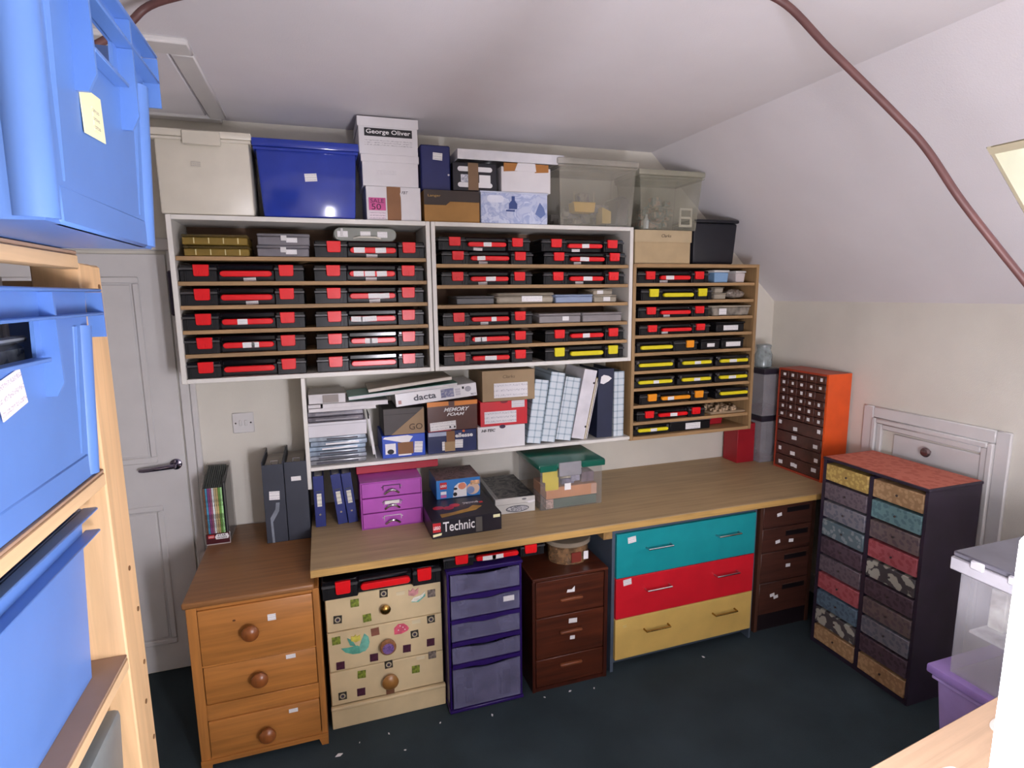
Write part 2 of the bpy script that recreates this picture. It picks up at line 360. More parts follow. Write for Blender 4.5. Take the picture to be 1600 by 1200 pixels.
# ------------------------------------------------------------------ organiser cases
def case(label, x, y, z, W=.49, H=.072, D=.25, hc=RED, lc=RED, st=(), rz=0, latches=(.17, .85), hf=(.31, .73), group='organiser cases with latches'):
    """black flat tool case: body with recessed front, glossy lid, two latches and a bar handle"""
    o = thing('organiser_case', label, 'case', (x, y, z), rz, group)
    w2 = W / 2; a, c = -w2 + W * (hf[0] - .02), -w2 + W * (hf[1] + .02)
    def foot(g, r): return [(-w2 + g, g), (a - g, g), (a - g + .004, r), (c + g - .004, r), (c + g, g), (w2 - g, g), (w2 - g, D - g), (-w2 + g, D - g)]
    def body():
        mb = MB().prism(foot(.002, .03), 0, H * .64, 'z', .0015)
        for k in (-.47, -.455, (hf[0] - .5) - .05, (hf[0] - .5) - .08, (hf[1] - .5) + .05, .44, .455): mb.box(W * k - .003, W * k + .003, -.0025, .004, .004, H * .6)
        return mb
    part('case_body', body, BLACK, o, key=('cb', W, H, D, hf))
    part('lid', lambda: MB().prism(foot(.001, .022), H * .66, H, 'z', .005), SMOKE, o, key=('cl', W, H, D, hf))
    for p, q in ((-w2, a), (c, w2)):
        part('lid_rim', lambda: MB().box(p, q, -.006, .006, H * .66, H * .8, bev=.0015), RIM, o, key=('cr', W, H, hf, p))
    lw = W * .062
    for f in latches:
        def latch():
            mb = MB().prism([(-lw, H * .97), (lw, H * .97), (lw * .96, H * .36), (lw * .8, H * .3), (-lw * .8, H * .3), (-lw * .96, H * .36)], -.013, .001, 'y', .002)
            for k in (-.5, -.17, .17, .5): mb.box(lw * k - .0012, lw * k + .0012, -.0145, -.011, H * .4, H * .62)
            return mb
        part('latch', latch, lc, o, key=('la', W, H), loc=(-w2 + W * f, 0, 0))
    hx0, hx1 = -w2 + W * hf[0], -w2 + W * hf[1]
    hd_ = part('handle', lambda: MB().capsule(hx0, hx1, H * .45, H * .34, -.008, .014), hc, o, key=('ha', W, H, hf))
    for p in (hx0 + .02, hx1 - .04):
        part('handle_mount', lambda: MB().box(0, .02, .01, .032, H * .38, H * .5), BLACK, o, key=('hm', H), loc=(p, 0, 0))
    for s in st:                                  # (fraction along the handle, width, low)
        fx, sw_ = s[0], s[1]; low = len(s) > 2
        sticker(o, hx0 + (hx1 - hx0) * fx, H * (.12 if low else .45), sw_, H * (.22 if low else .32), y=.0295 if low else -.008, rot=random.uniform(-.05, .05))
    return o
def small_case(label, x, y, z, W=.235, H=.062, hc=YEL, st=(), group='small organiser cases with a bar handle'):
    o = thing('small_organiser', label, 'case', (x, y, z), 0, group)
    w2 = W / 2
    part('case_body', lambda: MB().box(-w2, w2, 0, .24, 0, H * .62, bev=.004), BLACK, o, key=('sb', W, H))
    part('lid', lambda: MB().box(-w2, w2, -.003, .24, H * .64, H, bev=.005), SMOKE, o, key=('sl', W, H))
    part('handle', lambda: MB().capsule(-w2 * .82, w2 * .82, H * .5, H * .3, -.018, .0), hc, o, key=('sh', W, H))
    for f in (-.84, .84):
        part('hinge_clip', lambda: MB().box(-w2 * .06, w2 * .06, -.006, .002, H * .6, H * .85, bev=.001), RIM, o, key=('sc', W, H), loc=(w2 * f, 0, 0))
    for f, sw_ in st: sticker(o, w2 * f, H * .5, sw_, H * .27, y=-.018)
    return o
Lu = 'of left white unit'; Mu = 'of middle white unit'; Ru = 'of plywood unit'
# left white unit
case('black red-latched case under a clear case on the top shelf ' + Lu, .81, -.282, LS[0], H=.073, st=((.2, .048), (.66, .048), (.48, .05, 1)))
rows = ['second', 'third', 'fourth', 'fifth', 'bottom']
zz = list(LS[1:]) + [1.4925]
leftst = [((.55, .05, 1),), ((.58, .05, 1),), ((.4, .04),), ((.5, .048), (.63, .03)), ()]
rightst = [((.2, .045), (.44, .045), (.7, .045), (.48, .05, 1)), ((.52, .05), (.75, .045), (.55, .05, 1)), ((.14, .05), (.4, .07)), ((.38, .03), (.5, .035)), ()]
zz = list(LS[:4]) + [LS[4]]
zz = [LS[1], LS[2], LS[3], LS[4], 1.4925]
for i in range(5):
    case('black red-latched case at left on the %s row %s' % (rows[i], Lu), .272 - .004 * i, -.282, zz[i] , st=leftst[i])
    case('black red-latched case at right on the %s row %s' % (rows[i], Lu), .802 - .003 * i, -.282, zz[i], st=rightst[i])
# middle white unit
HM = .062
for nm, x, W, sts in (('left', 1.357, .462, (((.5, .04), (.3, .045, 1)), ((.26, .04), (.36, .045, 1)))), ('right', 1.878, .462, (((.5, .04), (.3, .045, 1)), ((.4, .05), (.28, .04, 1))))):
    case('black red-latched case, upper of two at %s on top shelf %s' % (nm, Mu), x - .006, -.28, MS[0] + .0655, W, HM, st=sts[0])
    case('black red-latched case, lower of two at %s on top shelf %s' % (nm, Mu), x + .008, -.28, MS[0], W, HM, st=sts[1])
    case('black red-latched case at %s on the second row %s' % (nm, Mu), x + .004, -.28, MS[1], W, HM + .002, st=((.52, .05), (.36, .045, 1)))
case('black red-latched case left of two grey boxes on the fourth row ' + Mu, 1.362, -.28, MS[3], .462, .066, st=((.58, .026), (.38, .04, 1)))
case('black red-latched case at left on the fifth row ' + Mu, 1.362, -.28, MS[4], .462, .066, st=((.16, .035), (.3, .03)))
case('black red-latched case at right on the fifth row ' + Mu, 1.888, -.28, MS[4], .455, .066, st=((.46, .04),))
case('black red-latched case at left on the bottom row ' + Mu, 1.362, -.28, 1.4925, .462, .066, st=((.48, .06),))
case('black yellow-latched case on the bottom row ' + Mu, 1.888, -.28, 1.4925, .455, .068, hc=YEL, lc=YEL)
# brown plywood unit
case('black red-latched case beside blue and white boxes on the top row ' + Ru, 2.415, -.28, RS[0], .455, .064, st=((.3, .05), (.22, .05, 1)))
case('black case with yellow latches on the second row ' + Ru, 2.44, -.28, RS[1], .455, .064, hc=YEL, lc=YEL, st=())
case('black red-latched case on the third row ' + Ru, 2.425, -.28, RS[2], .455, .06, st=((.3, .04, 1),))
case('black red-latched case on the fourth row ' + Ru, 2.435, -.28, RS[3], .455, .055, st=((.2, .04, 1),))
case('black case with yellow handle and one orange latch, fifth row ' + Ru, 2.39, -.28, RS[4], .39, .06, hc=YEL, lc=ORA, latches=(.86,), hf=(.06, .58))
case('black case with orange latches and handle on the eighth row ' + Ru, 2.445, -.28, RS[7], .45, .06, hc=ORA, lc=ORA, st=((.3, .04),))
case('black red-latched case on the ninth row ' + Ru, 2.43, -.28, RS[8], .45, .058, st=((.5, .045),))
for r, nm in ((5, 'sixth'), (6, 'seventh')):
    for x, W, pos, s in ((2.312, .26, 'left', ()), (2.578, .235, 'middle', ((.0, .04),)), (2.83, .235, 'right', ((-.1, .05),))):
        if r == 6 and pos == 'left': s = ((.0, .035),)
        small_case('small black case with yellow handle at %s on the %s row %s' % (pos, nm, Ru), x, -.28, RS[r], W, .062, st=s)
small_case('small black case with yellow handle right of the orange-latched case', 2.84, -.28, RS[7], .235, .062)
small_case('small black case with yellow handle on the bottom row ' + Ru, 2.305, -.28, 1.0465, .235, .06, st=((.0, .04),))
# cases lying under the worktop
case('black red-latched case lying on top of the cream chest under the worktop', .757, -.72, .609, .49, .082, .4, st=(), group='cases under the worktop')
case('black red-latched case on the purple drawer tower under the worktop', 1.24, -.745, .675, .465, .06, .42, st=((.3, .06), (.5, .05)), group='cases under the worktop')

# ------------------------------------------------------------------ small boxes among the cases
def flatbox(name, label, x0, x1, y, z0, z1, m, lid=None, d=.2, st=(), cat='box', bev=.004, group=None, lidh=.25, latch=None):
    o = thing(name, label, cat, ((x0 + x1) / 2, y, z0), 0, group); w2, h = (x1 - x0) / 2, z1 - z0
    part('box_body', bx(-w2 + .002, w2 - .002, .002, d, 0, h * (1 - lidh), bev=bev), m, o)
    part('lid', bx(-w2, w2, 0, d, h * (1 - lidh) + .0005, h, bev=bev), lid or m, o)
    if latch: part('latch', bx(-.012, .012, -.004, .002, h * .4, h * .85, bev=.001), latch, o)
    for fx, sw_, sh in st: sticker(o, w2 * fx, h * .45, sw_, sh)
    return o
GREYCL = mat('#8b878c', .2, alpha=.75, var=.08); TANCL = mat('#b0a694', .25, alpha=.85, var=.1)
GOLD = mat('#8d7434', .3, metal=.35, alpha=.93, var=.12)
for k, nm in ((0, 'lower'), (1, 'upper')):
    g = thing('compartment_box', 'clear box of golden pieces, %s of two on the top shelf at left' % nm, 'box', (.172 + .004 * (1 - k), -.275, LS[0] + .047 * k), 0, 'golden compartment boxes')
    part('box_body', bx(-.125, .125, 0, .2, 0, .033, bev=.004), GOLD, g)
    part('lid', bx(-.127, .127, -.002, .202, .0335, .044, bev=.004), mat('#6e5c34', .15, alpha=.6), g)
    for i in range(4): part('highlight_bar', bx(-.08 + .056 * i - .002, -.08 + .056 * i + .002, -.003, .001, .006, .03), mat('#d8c893', .2), g)  # pale upright bars stand for the lamp's tall highlights on the compartments
flatbox('clear_box', 'grey clear box with a label, lower of two beside the golden boxes', .33, .545, -.275, LS[0], LS[0] + .05, GREYCL, st=((.3, .045, .02),), group='grey clear boxes on the top shelf', latch=GLOSSW)
flatbox('clear_box', 'grey clear box with a label, upper of two beside the golden boxes', .334, .55, -.275, LS[0] + .0505, LS[0] + .1, GREYCL, st=((.3, .045, .02),), group='grey clear boxes on the top shelf', latch=GLOSSW)
cc = thing('clear_carry_case', 'rounded clear carry case lying on a black red-latched case', 'case', (.79, -.27, LS[0] + .074))
part('box_body', MB().capsule(-.14, .14, .03, .058, 0, .2, .004), mat('#a6a9a0', .15, alpha=.7), cc)
for x in (-.1, 0, .075): sticker(cc, x, .03, .045, .026, y=0)
part('carry_handle', MB().tube([(-.055, -.004, .012), (-.03, -.02, .016), (.04, -.02, .016), (.065, -.004, .012)], .004, 8), mat('#c9c6b8', .3), cc)
part('latch', bx(-.108, -.098, -.006, .001, .02, .055, bev=.001), GLOSSW, cc)
g4 = 'flat boxes on the third row of the middle unit'
flatbox('flat_box', 'dark grey flat box at left on the third row ' + Mu, 1.205, 1.4, -.26, MS[2], MS[2] + .042, mat('#5f5f60', .5), group=g4)
flatbox('flat_box', 'long cloudy flat box with a wide label, third row ' + Mu, 1.408, 1.715, -.275, MS[2], MS[2] + .055, TANCL, st=((.2, .11, .028),), group=g4, bev=.012)
flatbox('flat_box', 'pale blue flat box on the third row ' + Mu, 1.722, 1.935, -.27, MS[2], MS[2] + .044, mat('#8d9bb5', .35, var=.05), group=g4)
flatbox('flat_box', 'small cloudy box under another beside the pale blue box', 1.94, 2.075, -.27, MS[2], MS[2] + .04, TANCL, st=((.1, .04, .022),), group=g4)
flatbox('flat_box', 'small cloudy box lying on another beside the pale blue box', 1.935, 2.05, -.27, MS[2] + .0405, MS[2] + .07, TANCL, st=((-.3, .035, .018),), group=g4)
flatbox('grey_box', 'grey box with a small label, fourth row ' + Mu, 1.63, 1.865, -.275, MS[3], MS[3] + .05, mat('#8a8484', .4), st=((.25, .036, .022),), group='grey boxes on the fourth row')
flatbox('grey_box', 'plain grey box at right end of the fourth row ' + Mu, 1.875, 2.108, -.27, MS[3], MS[3] + .05, mat('#8a8484', .4), group='grey boxes on the fourth row')
# brown unit right half
def tubbox(name, label, x0, x1, z0, z1, m, lidm, y=-.275, d=.16, tp=.92, **k):
    o = thing(name, label, 'box', ((x0 + x1) / 2, y, z0), 0, 'small tubs in the brown plywood unit'); w2, h = (x1 - x0) / 2, z1 - z0
    part('tub_body', MB().taper(w2 * tp - .004, w2 - .004, .003, d, 0, h * .82, ty=.003, bev=.004), m, o)
    part('lid', bx(-w2, w2, 0, d + .003, h * .82 + .0005, h, bev=.003), lidm, o)
    for fx, sw_, sh in k.get('st', ()): sticker(o, w2 * fx, h * .42, sw_, sh, y=.001)
    return o
tubbox('small_tub', 'pale blue tub with white lid on the top row ' + Ru, 2.68, 2.785, RS[0], RS[0] + .07, mat('#7fa3c8', .35), GLOSSW)
tubbox('small_tub', 'white tub at right end of the top row ' + Ru, 2.825, 2.9, RS[0], RS[0] + .066, mat('#c9bfbd', .4), GLOSSW, tp=.85)
tubbox('small_tub', 'cloudy low tub beside the yellow-latched case', 2.685, 2.775, RS[1], RS[1] + .036, TANCL, TANCL)
tubbox('small_tub', 'tiny cloudy tub stacked on the low tub, second row ' + Ru, 2.688, 2.755, RS[1] + .0365, RS[1] + .068, TANCL, TANCL)
o = thing('plastic_bag', 'crumpled clear plastic bag at right on the second row ' + Ru, 'bag', (2.865, -.27, RS[1]))
mb = MB(); bmesh.ops.create_icosphere(mb.bm, subdivisions=3, radius=1)
for v in mb.bm.verts:
    d_ = 1 + .22 * math.sin(7 * v.co.x + 3 * v.co.z) * math.cos(6 * v.co.y + 5 * v.co.z)
    v.co = (v.co.x * .055 * d_, .06 + v.co.y * .055 * d_, .03 + v.co.z * .0295 * min(1, d_))
part('bag_film', mb, mat('#a09488', .25, alpha=.8, var=.2, vs=40), o)
tubbox('small_tub', 'long clear tub with a square label on the third row ' + Ru, 2.675, 2.945, RS[2], RS[2] + .058, mat('#8b8377', .25, alpha=.8, var=.25, vs=25), TANCL, st=((-.45, .05, .034),))
tubbox('small_tub', 'black box with a long label on the fourth row ' + Ru, 2.71, 2.91, RS[3], RS[3] + .058, BLACK, BLACK, tp=1, st=((0, .1, .028),))
tubbox('small_tub', 'black box with a small slanted label on the fifth row ' + Ru, 2.612, 2.745, RS[4], RS[4] + .06, BLACK, BLACK, tp=1, st=((0, .05, .02),))
tubbox('small_tub', 'black box with a wide label at right on the fifth row ' + Ru, 2.752, 2.912, RS[4], RS[4] + .062, BLACK, BLACK, tp=1, st=((0, .1, .026),))
tubbox('small_tub', 'black box with a big white label on the bottom row ' + Ru, 2.425, 2.705, 1.0465, 1.11, BLACK, mat('#4b4a50', .35), tp=1, st=((.1, .1, .036),))
tubbox('red_tub', 'red tub at right on the bottom row ' + Ru, 2.73, 2.85, 1.0465, 1.095, mat('#a81a28', .4), mat('#c42230', .4), y=-.2)
tr = thing('parts_tray', 'shallow tray heaped with small beige pieces on the ninth row ' + Ru, 'tray', (2.825, -.27, RS[8]))
part('tray', bx(-.122, .122, 0, .16, 0, .014, bev=.003), mat('#9a8468', .5), tr)
mb = MB()
for i in range(60):
    x, y, s = random.uniform(-.11, .11), random.uniform(.008, .15), random.uniform(.004, .009)
    mb.box(x - s, x + s, y - s, y + s, .013, .013 + random.uniform(.008, .03), bev=.001)
part('beige_pieces', mb, mat('#b49a7c', .5, var=.25, vs=60), tr, kind='stuff')

# ------------------------------------------------------------------ boxes and tubs on top of the units
def carton(name, label, x0, x1, y, z0, z1, d, m, lid=None, lh=0, ov=.004, cat='box', rz=0, ry=0, group=None, bev=.002):
    """cardboard box, optional overhanging lid; local x centred, front at y=0"""
    w2, h = (x1 - x0) / 2, z1 - z0
    o = thing(name, label, cat, ((x0 + x1) / 2, y, z0), rz, group, 0, ry)
    part('carton_body', bx(-w2 + (ov if lh else 0), w2 - (ov if lh else 0), ov if lh else 0, d, 0, h - (.004 if lh else 0), bev=bev), m, o)
    if lh:
        mb = MB().box(-w2, w2, 0, .003, h - lh, h).box(-w2, -w2 + .003, .003, d + .003, h - lh, h).box(w2 - .003, w2, .003, d + .003, h - lh, h).box(-w2 + .003, w2 - .003, .003, d + .003, h - .003, h)
        part('carton_lid', mb, lid or m, o)
    return o
def tub(name, label, x0, x1, y, z0, z1, d, m, lid=None, inset=.02, rimh=.03, cat='tub', ribs=True, lidover=.006, clips=None, group=None, hollow=False, ty=.015, rz=0):
    w2, h = (x1 - x0) / 2, z1 - z0
    o = thing(name, label, cat, ((x0 + x1) / 2, y, z0), rz, group)
    hb = h - rimh
    if hollow:
        mb = MB(); t = .003
        xb, xt = w2 - inset, w2 - .006
        mb.hexa([(-xb, ty, 0), (xb, ty, 0), (xb, ty + t, 0), (-xb, ty + t, 0), (-xt, 0, hb), (xt, 0, hb), (xt, t, hb), (-xt, t, hb)])
        mb.hexa([(-xb, d - ty - t, 0), (xb, d - ty - t, 0), (xb, d - ty, 0), (-xb, d - ty, 0), (-xt, d - t, hb), (xt, d - t, hb), (xt, d, hb), (-xt, d, hb)])
        for s in (-1, 1):
            q = [(s * xb, ty + t, 0), (s * (xb - t), ty + t, 0), (s * (xb - t), d - ty - t, 0), (s * xb, d - ty - t, 0), (s * xt, t, hb), (s * (xt - t), t, hb), (s * (xt - t), d - t, hb), (s * xt, d - t, hb)]
            mb.hexa(q)
        mb.box(-xb + t, xb - t, ty + t, d - ty - t, 0, t)
        part('tub_body', mb, m, o)
    else:
        part('tub_body', MB().taper(w2 - inset, w2 - .006, 0, d, 0, hb, ty=ty, bev=.012, seg=2), m, o)
    rb = MB(); r0 = w2 + .002
    rb.box(-r0, r0, -.008, 0, hb - .012, hb, bev=.002).box(-r0, r0, d, d + .008, hb - .012, hb, bev=.002).box(-r0, -w2 + .006, 0, d, hb - .012, hb, bev=.002).box(w2 - .006, r0, 0, d, hb - .012, hb, bev=.002)
    part('tub_rim', rb, m, o)
    part('lid', bx(-w2 - lidover, w2 + lidover, -.012, d + .012, hb + .001, h, bev=.006, seg=2), lid or m, o)
    if clips: part('clip', bx(-.07, .07, -.022, -.008, hb - .03, h - .004, bev=.004), clips, o)
    return o
ZT = 2.172
o = tub('storage_tub', 'cream plastic tub with clip lid on top of the left white unit', -.02, .34, -.3, ZT, 2.503, .27, mat('#d4cdbd', .35, var=.02), inset=.004, clips=mat('#cdc6b6', .35, var=.02))
sticker(o, -.03, .2, .035, .02, y=-.0005, m=scribble('#c9c2b2', '#77727a'))
BLUE_T = mat('#2c3f9e', .13, var=.05)
o = tub('storage_tub', 'dark blue plastic tub with lid on top of the left white unit', .35, .77, -.3, ZT, 2.49, .27, BLUE_T, inset=.02, rimh=.035)
sticker(o, .01, .17, .05, .032, y=.006, rot=-.08)
WBOX = mat('#d9d5d6', .6, var=.02)
o = carton('shoe_box', 'white shoe box with a torn brown strip and pink sale sticker', .8, 1.045, -.28, ZT, 2.322, .25, WBOX, group='shoe boxes on top of the units')
sticker(o, .0, .075, .062, .148, y=-.001, m=CARDBR, name='torn_strip')
part('torn_flap', MB().prism([(.03, .002), (.12, .002), (.118, .14), (.04, .146), (.028, .12), (.035, .08)], -.0035, -.001), WBOX, o)
s = sticker(o, -.075, .072, .075, .055, y=-.0015, m=mat('#c9558f', .6), name='sale_sticker')
text('SALE', .06, .018, mat('#4a1440', .6), s, (0, -.0016, .014)); text('50', .042, .026, mat('#3a0f34', .6), s, (-.005, -.0016, -.012))
sticker(o, -.075, .022, .07, .035, y=-.001, m=scribble('#e3d3da', '#8a7a88'), name='price_sticker')
text('FBT', .03, .012, INK, o, (.05, -.004, .125), shear=.3)
o = carton('shoe_box', 'plain white shoe box, middle of the stack beside the blue tub', .785, 1.042, -.282, 2.3225, 2.457, .25, WBOX, lid=WBOX, lh=.03, group='shoe boxes on top of the units')
sticker(o, -.02, .06, .09, .02, y=.0035, m=scribble('#d9d5d6', '#bdb9bd'))
o = carton('shoe_box', 'white shoe box with a black name band, topmost of its stack', .776, 1.044, -.284, 2.4575, 2.615, .25, WBOX, lid=WBOX, lh=.04, group='shoe boxes on top of the units')
s = sticker(o, 0, .094, .21, .034, y=.003, m=INK, name='name_band')
text('George Oliver', .195, .024, PAPERW, s, (0, -.0018, 0), bold=.012)
sticker(o, 0, .05, .21, .028, y=.0035, m=scribble('#d9d5d6', '#8d898d'), name='size_label')
NAVY = mat('#20265e', .5, var=.05)
o = carton('navy_box', 'dark navy box with a white label standing on a brown box', 1.055, 1.196, -.25, 2.317, 2.523, .22, NAVY, bev=.006)
sticker(o, .01, .155, .045, .032, y=-.001, rot=.06)
part('press_stud', MB().lathe([(.005, 0), (.005, .002)], (.06, 0, .075), '-y', 10), CHROME, o)
o = carton('brown_box', 'tan cardboard box with dark brown flap beside the blue printed box', 1.06, 1.326, -.28, ZT, 2.316, .26, mat('#a67a42', .75, var=.05))
part('dark_flap', MB().prism([(-.133, .145), (-.133, .078), (-.03, .078), (-.01, .095), (.133, .095), (.133, .145)], -.003, -.0005), mat('#3a2f2a', .6), o)
text('Langer', .06, .013, mat('#b8924c', .5), o, (-.085, -.0045, .118))
o = carton('black_box', 'black box with white panels and brown tape below the long lid', 1.203, 1.42, -.262, 2.322, 2.452, .22, mat('#1d1b24', .4), bev=.003)
part('white_panel', MB().capsule(-.085, .085, .1, .022, -.002, -.0004, 0), PAPERW, o); part('white_panel', MB().capsule(-.085, .085, .028, .022, -.002, -.0004, 0), PAPERW, o)
part('white_panel', bx(.02, .075, -.003, -.0005, .03, .075), PAPERW, o); part('white_panel', bx(-.07, -.035, -.003, -.0005, .04, .075), printed('#d8d8de', '#8d8fa0', '#e8e8ee', 60), o)
part('tape_strip', bx(-.035, .015, -.005, -.0032, .004, .128), TAPE, o)
o = carton('printed_box', 'white box printed with blue shop scenes beside the tan box', 1.33, 1.67, -.29, ZT, 2.32, .27, printed('#bcc3da', '#9ca8cd', '#ccd2e4', 18), lid=None)
part('lid_edge', bx(-.174, .172, -.003, .27, .142, .15, bev=.001), mat('#bfc5d8', .5), o)
BLP = mat('#33477f', .6)
part('printed_figure', MB().prism([(-.03, .07), (.012, .07), (.012, .095), (0, .11), (0, .13), (-.016, .13), (-.016, .11), (-.03, .095)], -.0015, -.0004), BLP, o)
part('printed_figure', MB().prism([(.105, .05), (.135, .03), (.16, .05), (.15, .08), (.13, .105), (.12, .085)], -.0015, -.0004), mat('#6577a8', .6), o)
part('printed_band', bx(-.045, .0, -.0015, -.0004, .058, .066), BLP, o)
part('printed_cloud', MB().capsule(-.14, -.055, .115, .034, -.0015, -.0004, 0), mat('#d9dcea', .6), o)
o = carton('white_carton', 'opened white carton with brown flaps under the long lid', 1.436, 1.69, -.282, 2.3215, 2.44, .24, WBOX)
for x0, x1 in ((-.115, -.045), (.045, .115)): part('torn_flap', MB().prism([(x0, .095), (x1, .1), (x1, .135), (x0, .135)], -.003, -.0005), mat('#a9713a', .8), o)
part('tuck_flap', MB().prism([(-.06, .1), (.05, .1), (.045, .137), (-.045, .137)], -.005, -.0032), WBOX, o)
lid_ = thing('tray_lid', 'long white tray lid lying across the black box and white carton', 'lid', (1.49, -.29, 2.46))
mb = MB().box(-.268, .268, 0, .003, 0, .045).box(-.268, .268, .247, .25, 0, .045).box(-.268, -.265, .003, .247, 0, .045).box(.265, .268, .003, .247, 0, .045).box(-.265, .265, .003, .247, .042, .045)
part('lid_shell', mb, mat('#d3d1d4', .5, var=.04), lid_); part('corner_fold', bx(-.2685, -.262, -.001, .003, .0, .045), WBOX, lid_)
# clear tubs with jumbled contents
o = tub('clear_tub', 'clear tub holding a yellow basket, on the middle white unit', 1.725, 2.165, -.295, ZT + .002, 2.495, .27, mat('#b7b2a2', .2, alpha=.24, var=.06), lid=mat('#b5b0a4', .25, alpha=.6), inset=.02, hollow=True, group='clear tubs on top of the units')
bk = MB().taper(.055, .062, .03, .1, .07, .12, bev=.003)
part('yellow_basket', bk, mat('#dcae3c', .4), o, loc=(-.06, 0, 0))
part('basket_wire', MB().tube([(-.115, .04, .115), (-.115, .04, .17)], .002, 6).tube([(-.005, .04, .115), (-.005, .04, .17)], .002, 6), mat('#e9d9b0', .2, metal=.6), o)
part('yellow_piece', MB().prism([(.05, .02), (.1, .02), (.1, .08), (.05, .1)], .05, .12), mat('#cdaa4c', .4), o)
part('dark_bundle', MB().prism([(.12, .01), (.19, .01), (.2, .15), (.14, .16)], .03, .2, 'y', .01), mat('#3a363e', .35), o)
mb = MB()
for i in range(26):
    x, y, s = random.uniform(-.17, .1), random.uniform(.12, .22), random.uniform(.012, .03); z = random.uniform(.01, .16)
    mb.box(x - s, x + s, y - s, y + s, z, z + s * 1.6, bev=.003)
part('jumbled_pieces', mb, printed('#6d6660', '#8d857a', '#54586a', 12), o, kind='stuff')
o = tub('clear_tub', 'clear tub with a white two-hole tray inside, on a shoe box', 2.185, 2.58, -.28, 2.1655, 2.47, .25, mat('#aba894', .2, alpha=.24, var=.06), lid=mat('#b0ac98', .25, alpha=.6), inset=.028, hollow=True, group='clear tubs on top of the units')
mb = MB()
for a in ((.07, .15, .02, .032), (.07, .15, .064, .074), (.07, .15, .108, .12), (.07, .08, .032, .108), (.14, .15, .032, .108)): mb.box(a[0], a[1], .02, .03, a[2], a[3], bev=.001)
part('white_tray', mb, mat('#e3dcc8', .5), o)
mb = MB()
for i in range(30):
    x, y, s = random.uniform(-.14, .06), random.uniform(.04, .2), random.uniform(.012, .028); z = random.uniform(.008, .15 - abs(x) * .4)
    mb.box(x - s, x + s, y - s, y + s, z, z + s * 1.8, bev=.003)
part('jumbled_pieces', mb, printed('#8d7060', '#4c6a68', '#a88f80', 14), o, kind='stuff')
part('glass_bottle', MB().lathe([(.014, 0), (.016, .04), (.007, .06), (.007, .075)], (-.13, .03, .006), 'z', 12), mat('#cfd6d6', .08, alpha=.8), o)
o = carton('shoe_box', 'tan shoe box with lid under the smaller clear tub', 2.17, 2.52, -.28, 1.9865, 2.163, .25, mat('#b49d78', .75, var=.04), lid=mat('#b8a482', .75, var=.04), lh=.062, group='shoe boxes on top of the units')
text('Clarks', .06, .016, mat('#4a3c30', .7), o, (.015, -.0008, .148), shear=.2)
o = thing('black_bin', 'black tapered plastic bin on top of the brown plywood unit', 'bin', (2.69, -.26, 1.9865))
mb = MB().taper(.135, .145, 0, .2, 0, .225, ty=.012, bev=.012, seg=2); part('bin_body', mb, mat('#191a22', .4), o)
part('bin_rim', bx(-.15, .15, -.008, .208, .225, .243, bev=.006, seg=2), mat('#16171e', .35), o)

# ------------------------------------------------------------------ things on the long white shelf
ZS = 1.0535
gs = 'packets stacked at the left end of the long white shelf'
names = ['bottom', 'second', 'third', 'fourth', 'fifth', 'sixth']
z = ZS
PK = [mat(c, .22, var=.22, vs=18) for c in ('#77787c', '#8a8f97', '#7f8b98', '#8fa0b0', '#8b98a6', '#98a2ac')]
for i in range(6):
    h = (.024, .02, .024, .021, .024, .022)[i]
    o = thing('clear_packet', 'grey clear-wrapped packet, %s up in the lower stack on the long shelf' % (names[i] if i else 'lowest one'), 'packet', (.618 + random.uniform(-.005, .005), -.275, z), random.uniform(-.02, .02), gs)
    part('packet_sleeve', MB().box(-.128, .128, 0, .22, .001, h - .001, bev=.005, seg=2), PK[i], o)
    part('inner_booklet', bx(-.1 + .01 * i, .09, -.0035, .002, h * .3, h * .6), (PAPERW if i in (3, 4) else mat('#3d3b46', .5)), o)
    z += h
zw = z
o = carton('white_tray_box', 'flat white box in the middle of the packet stack on the long shelf', .489, .751, -.283, zw + .0005, zw + .069, .23, mat('#cfccd0', .5, var=.02))
part('lid_seam', bx(-.131, .131, -.001, .0, .055, .0575), mat('#a9a6aa', .5), o)
z = zw + .07
for i, (c, h) in enumerate((('#57525a', .026), ('#67646c', .024))):
    o = thing('clear_packet', 'dark grey packet, %s of two resting on the flat white box' % ('lower', 'upper')[i], 'packet', (.615, -.278, z), .02 * (i - .5), gs)
    part('packet_sleeve', MB().box(-.125, .125, 0, .22, .0005, h - .0005, bev=.004), mat(c, .22, var=.25, vs=16), o)
    part('inner_booklet', bx(-.09, .1, -.003, .002, h * .35, h * .55), mat('#8d888d', .5), o)
    z += h
def booklet(label, x0, x1, y, z0, t, d, m, ry=0, rz=0, cover=None):
    o = thing('booklet', label, 'booklet', ((x0 + x1) / 2, y, z0), rz, 'booklets lying on the packet stack', 0, ry); w2 = (x1 - x0) / 2
    part('pages', bx(-w2 + .002, w2 - .002, .002, d - .002, .0015, t - .0015), mat('#d5d0d0', .7), o)
    part('cover', MB().box(-w2, w2, 0, d, 0, .0014).box(-w2, w2, 0, d, t - .0014, t), cover or m, o)
    return o
W1 = mat('#cfcaca', .5, var=.03)
booklet('white booklet lying lowest above the dark packets', .495, .8, -.284, z, .016, .22, W1)
z += .0165
booklet('white booklet sticking out right above another white one', .558, .856, -.286, z, .02, .22, W1)
booklet('thin grey booklet at left level with the upper white booklet', .494, .552, -.275, z, .018, .2, mat('#6b5f5f', .5))
z += .0205
o = booklet('thick greyish beige booklet on top of the left stack', .498, .664, -.278, z, .045, .2, mat('#a39c94', .5, var=.08))
part('printed_patch', bx(-.02, .05, -.002, .001, .004, .04), mat('#8a7f78', .5), o)
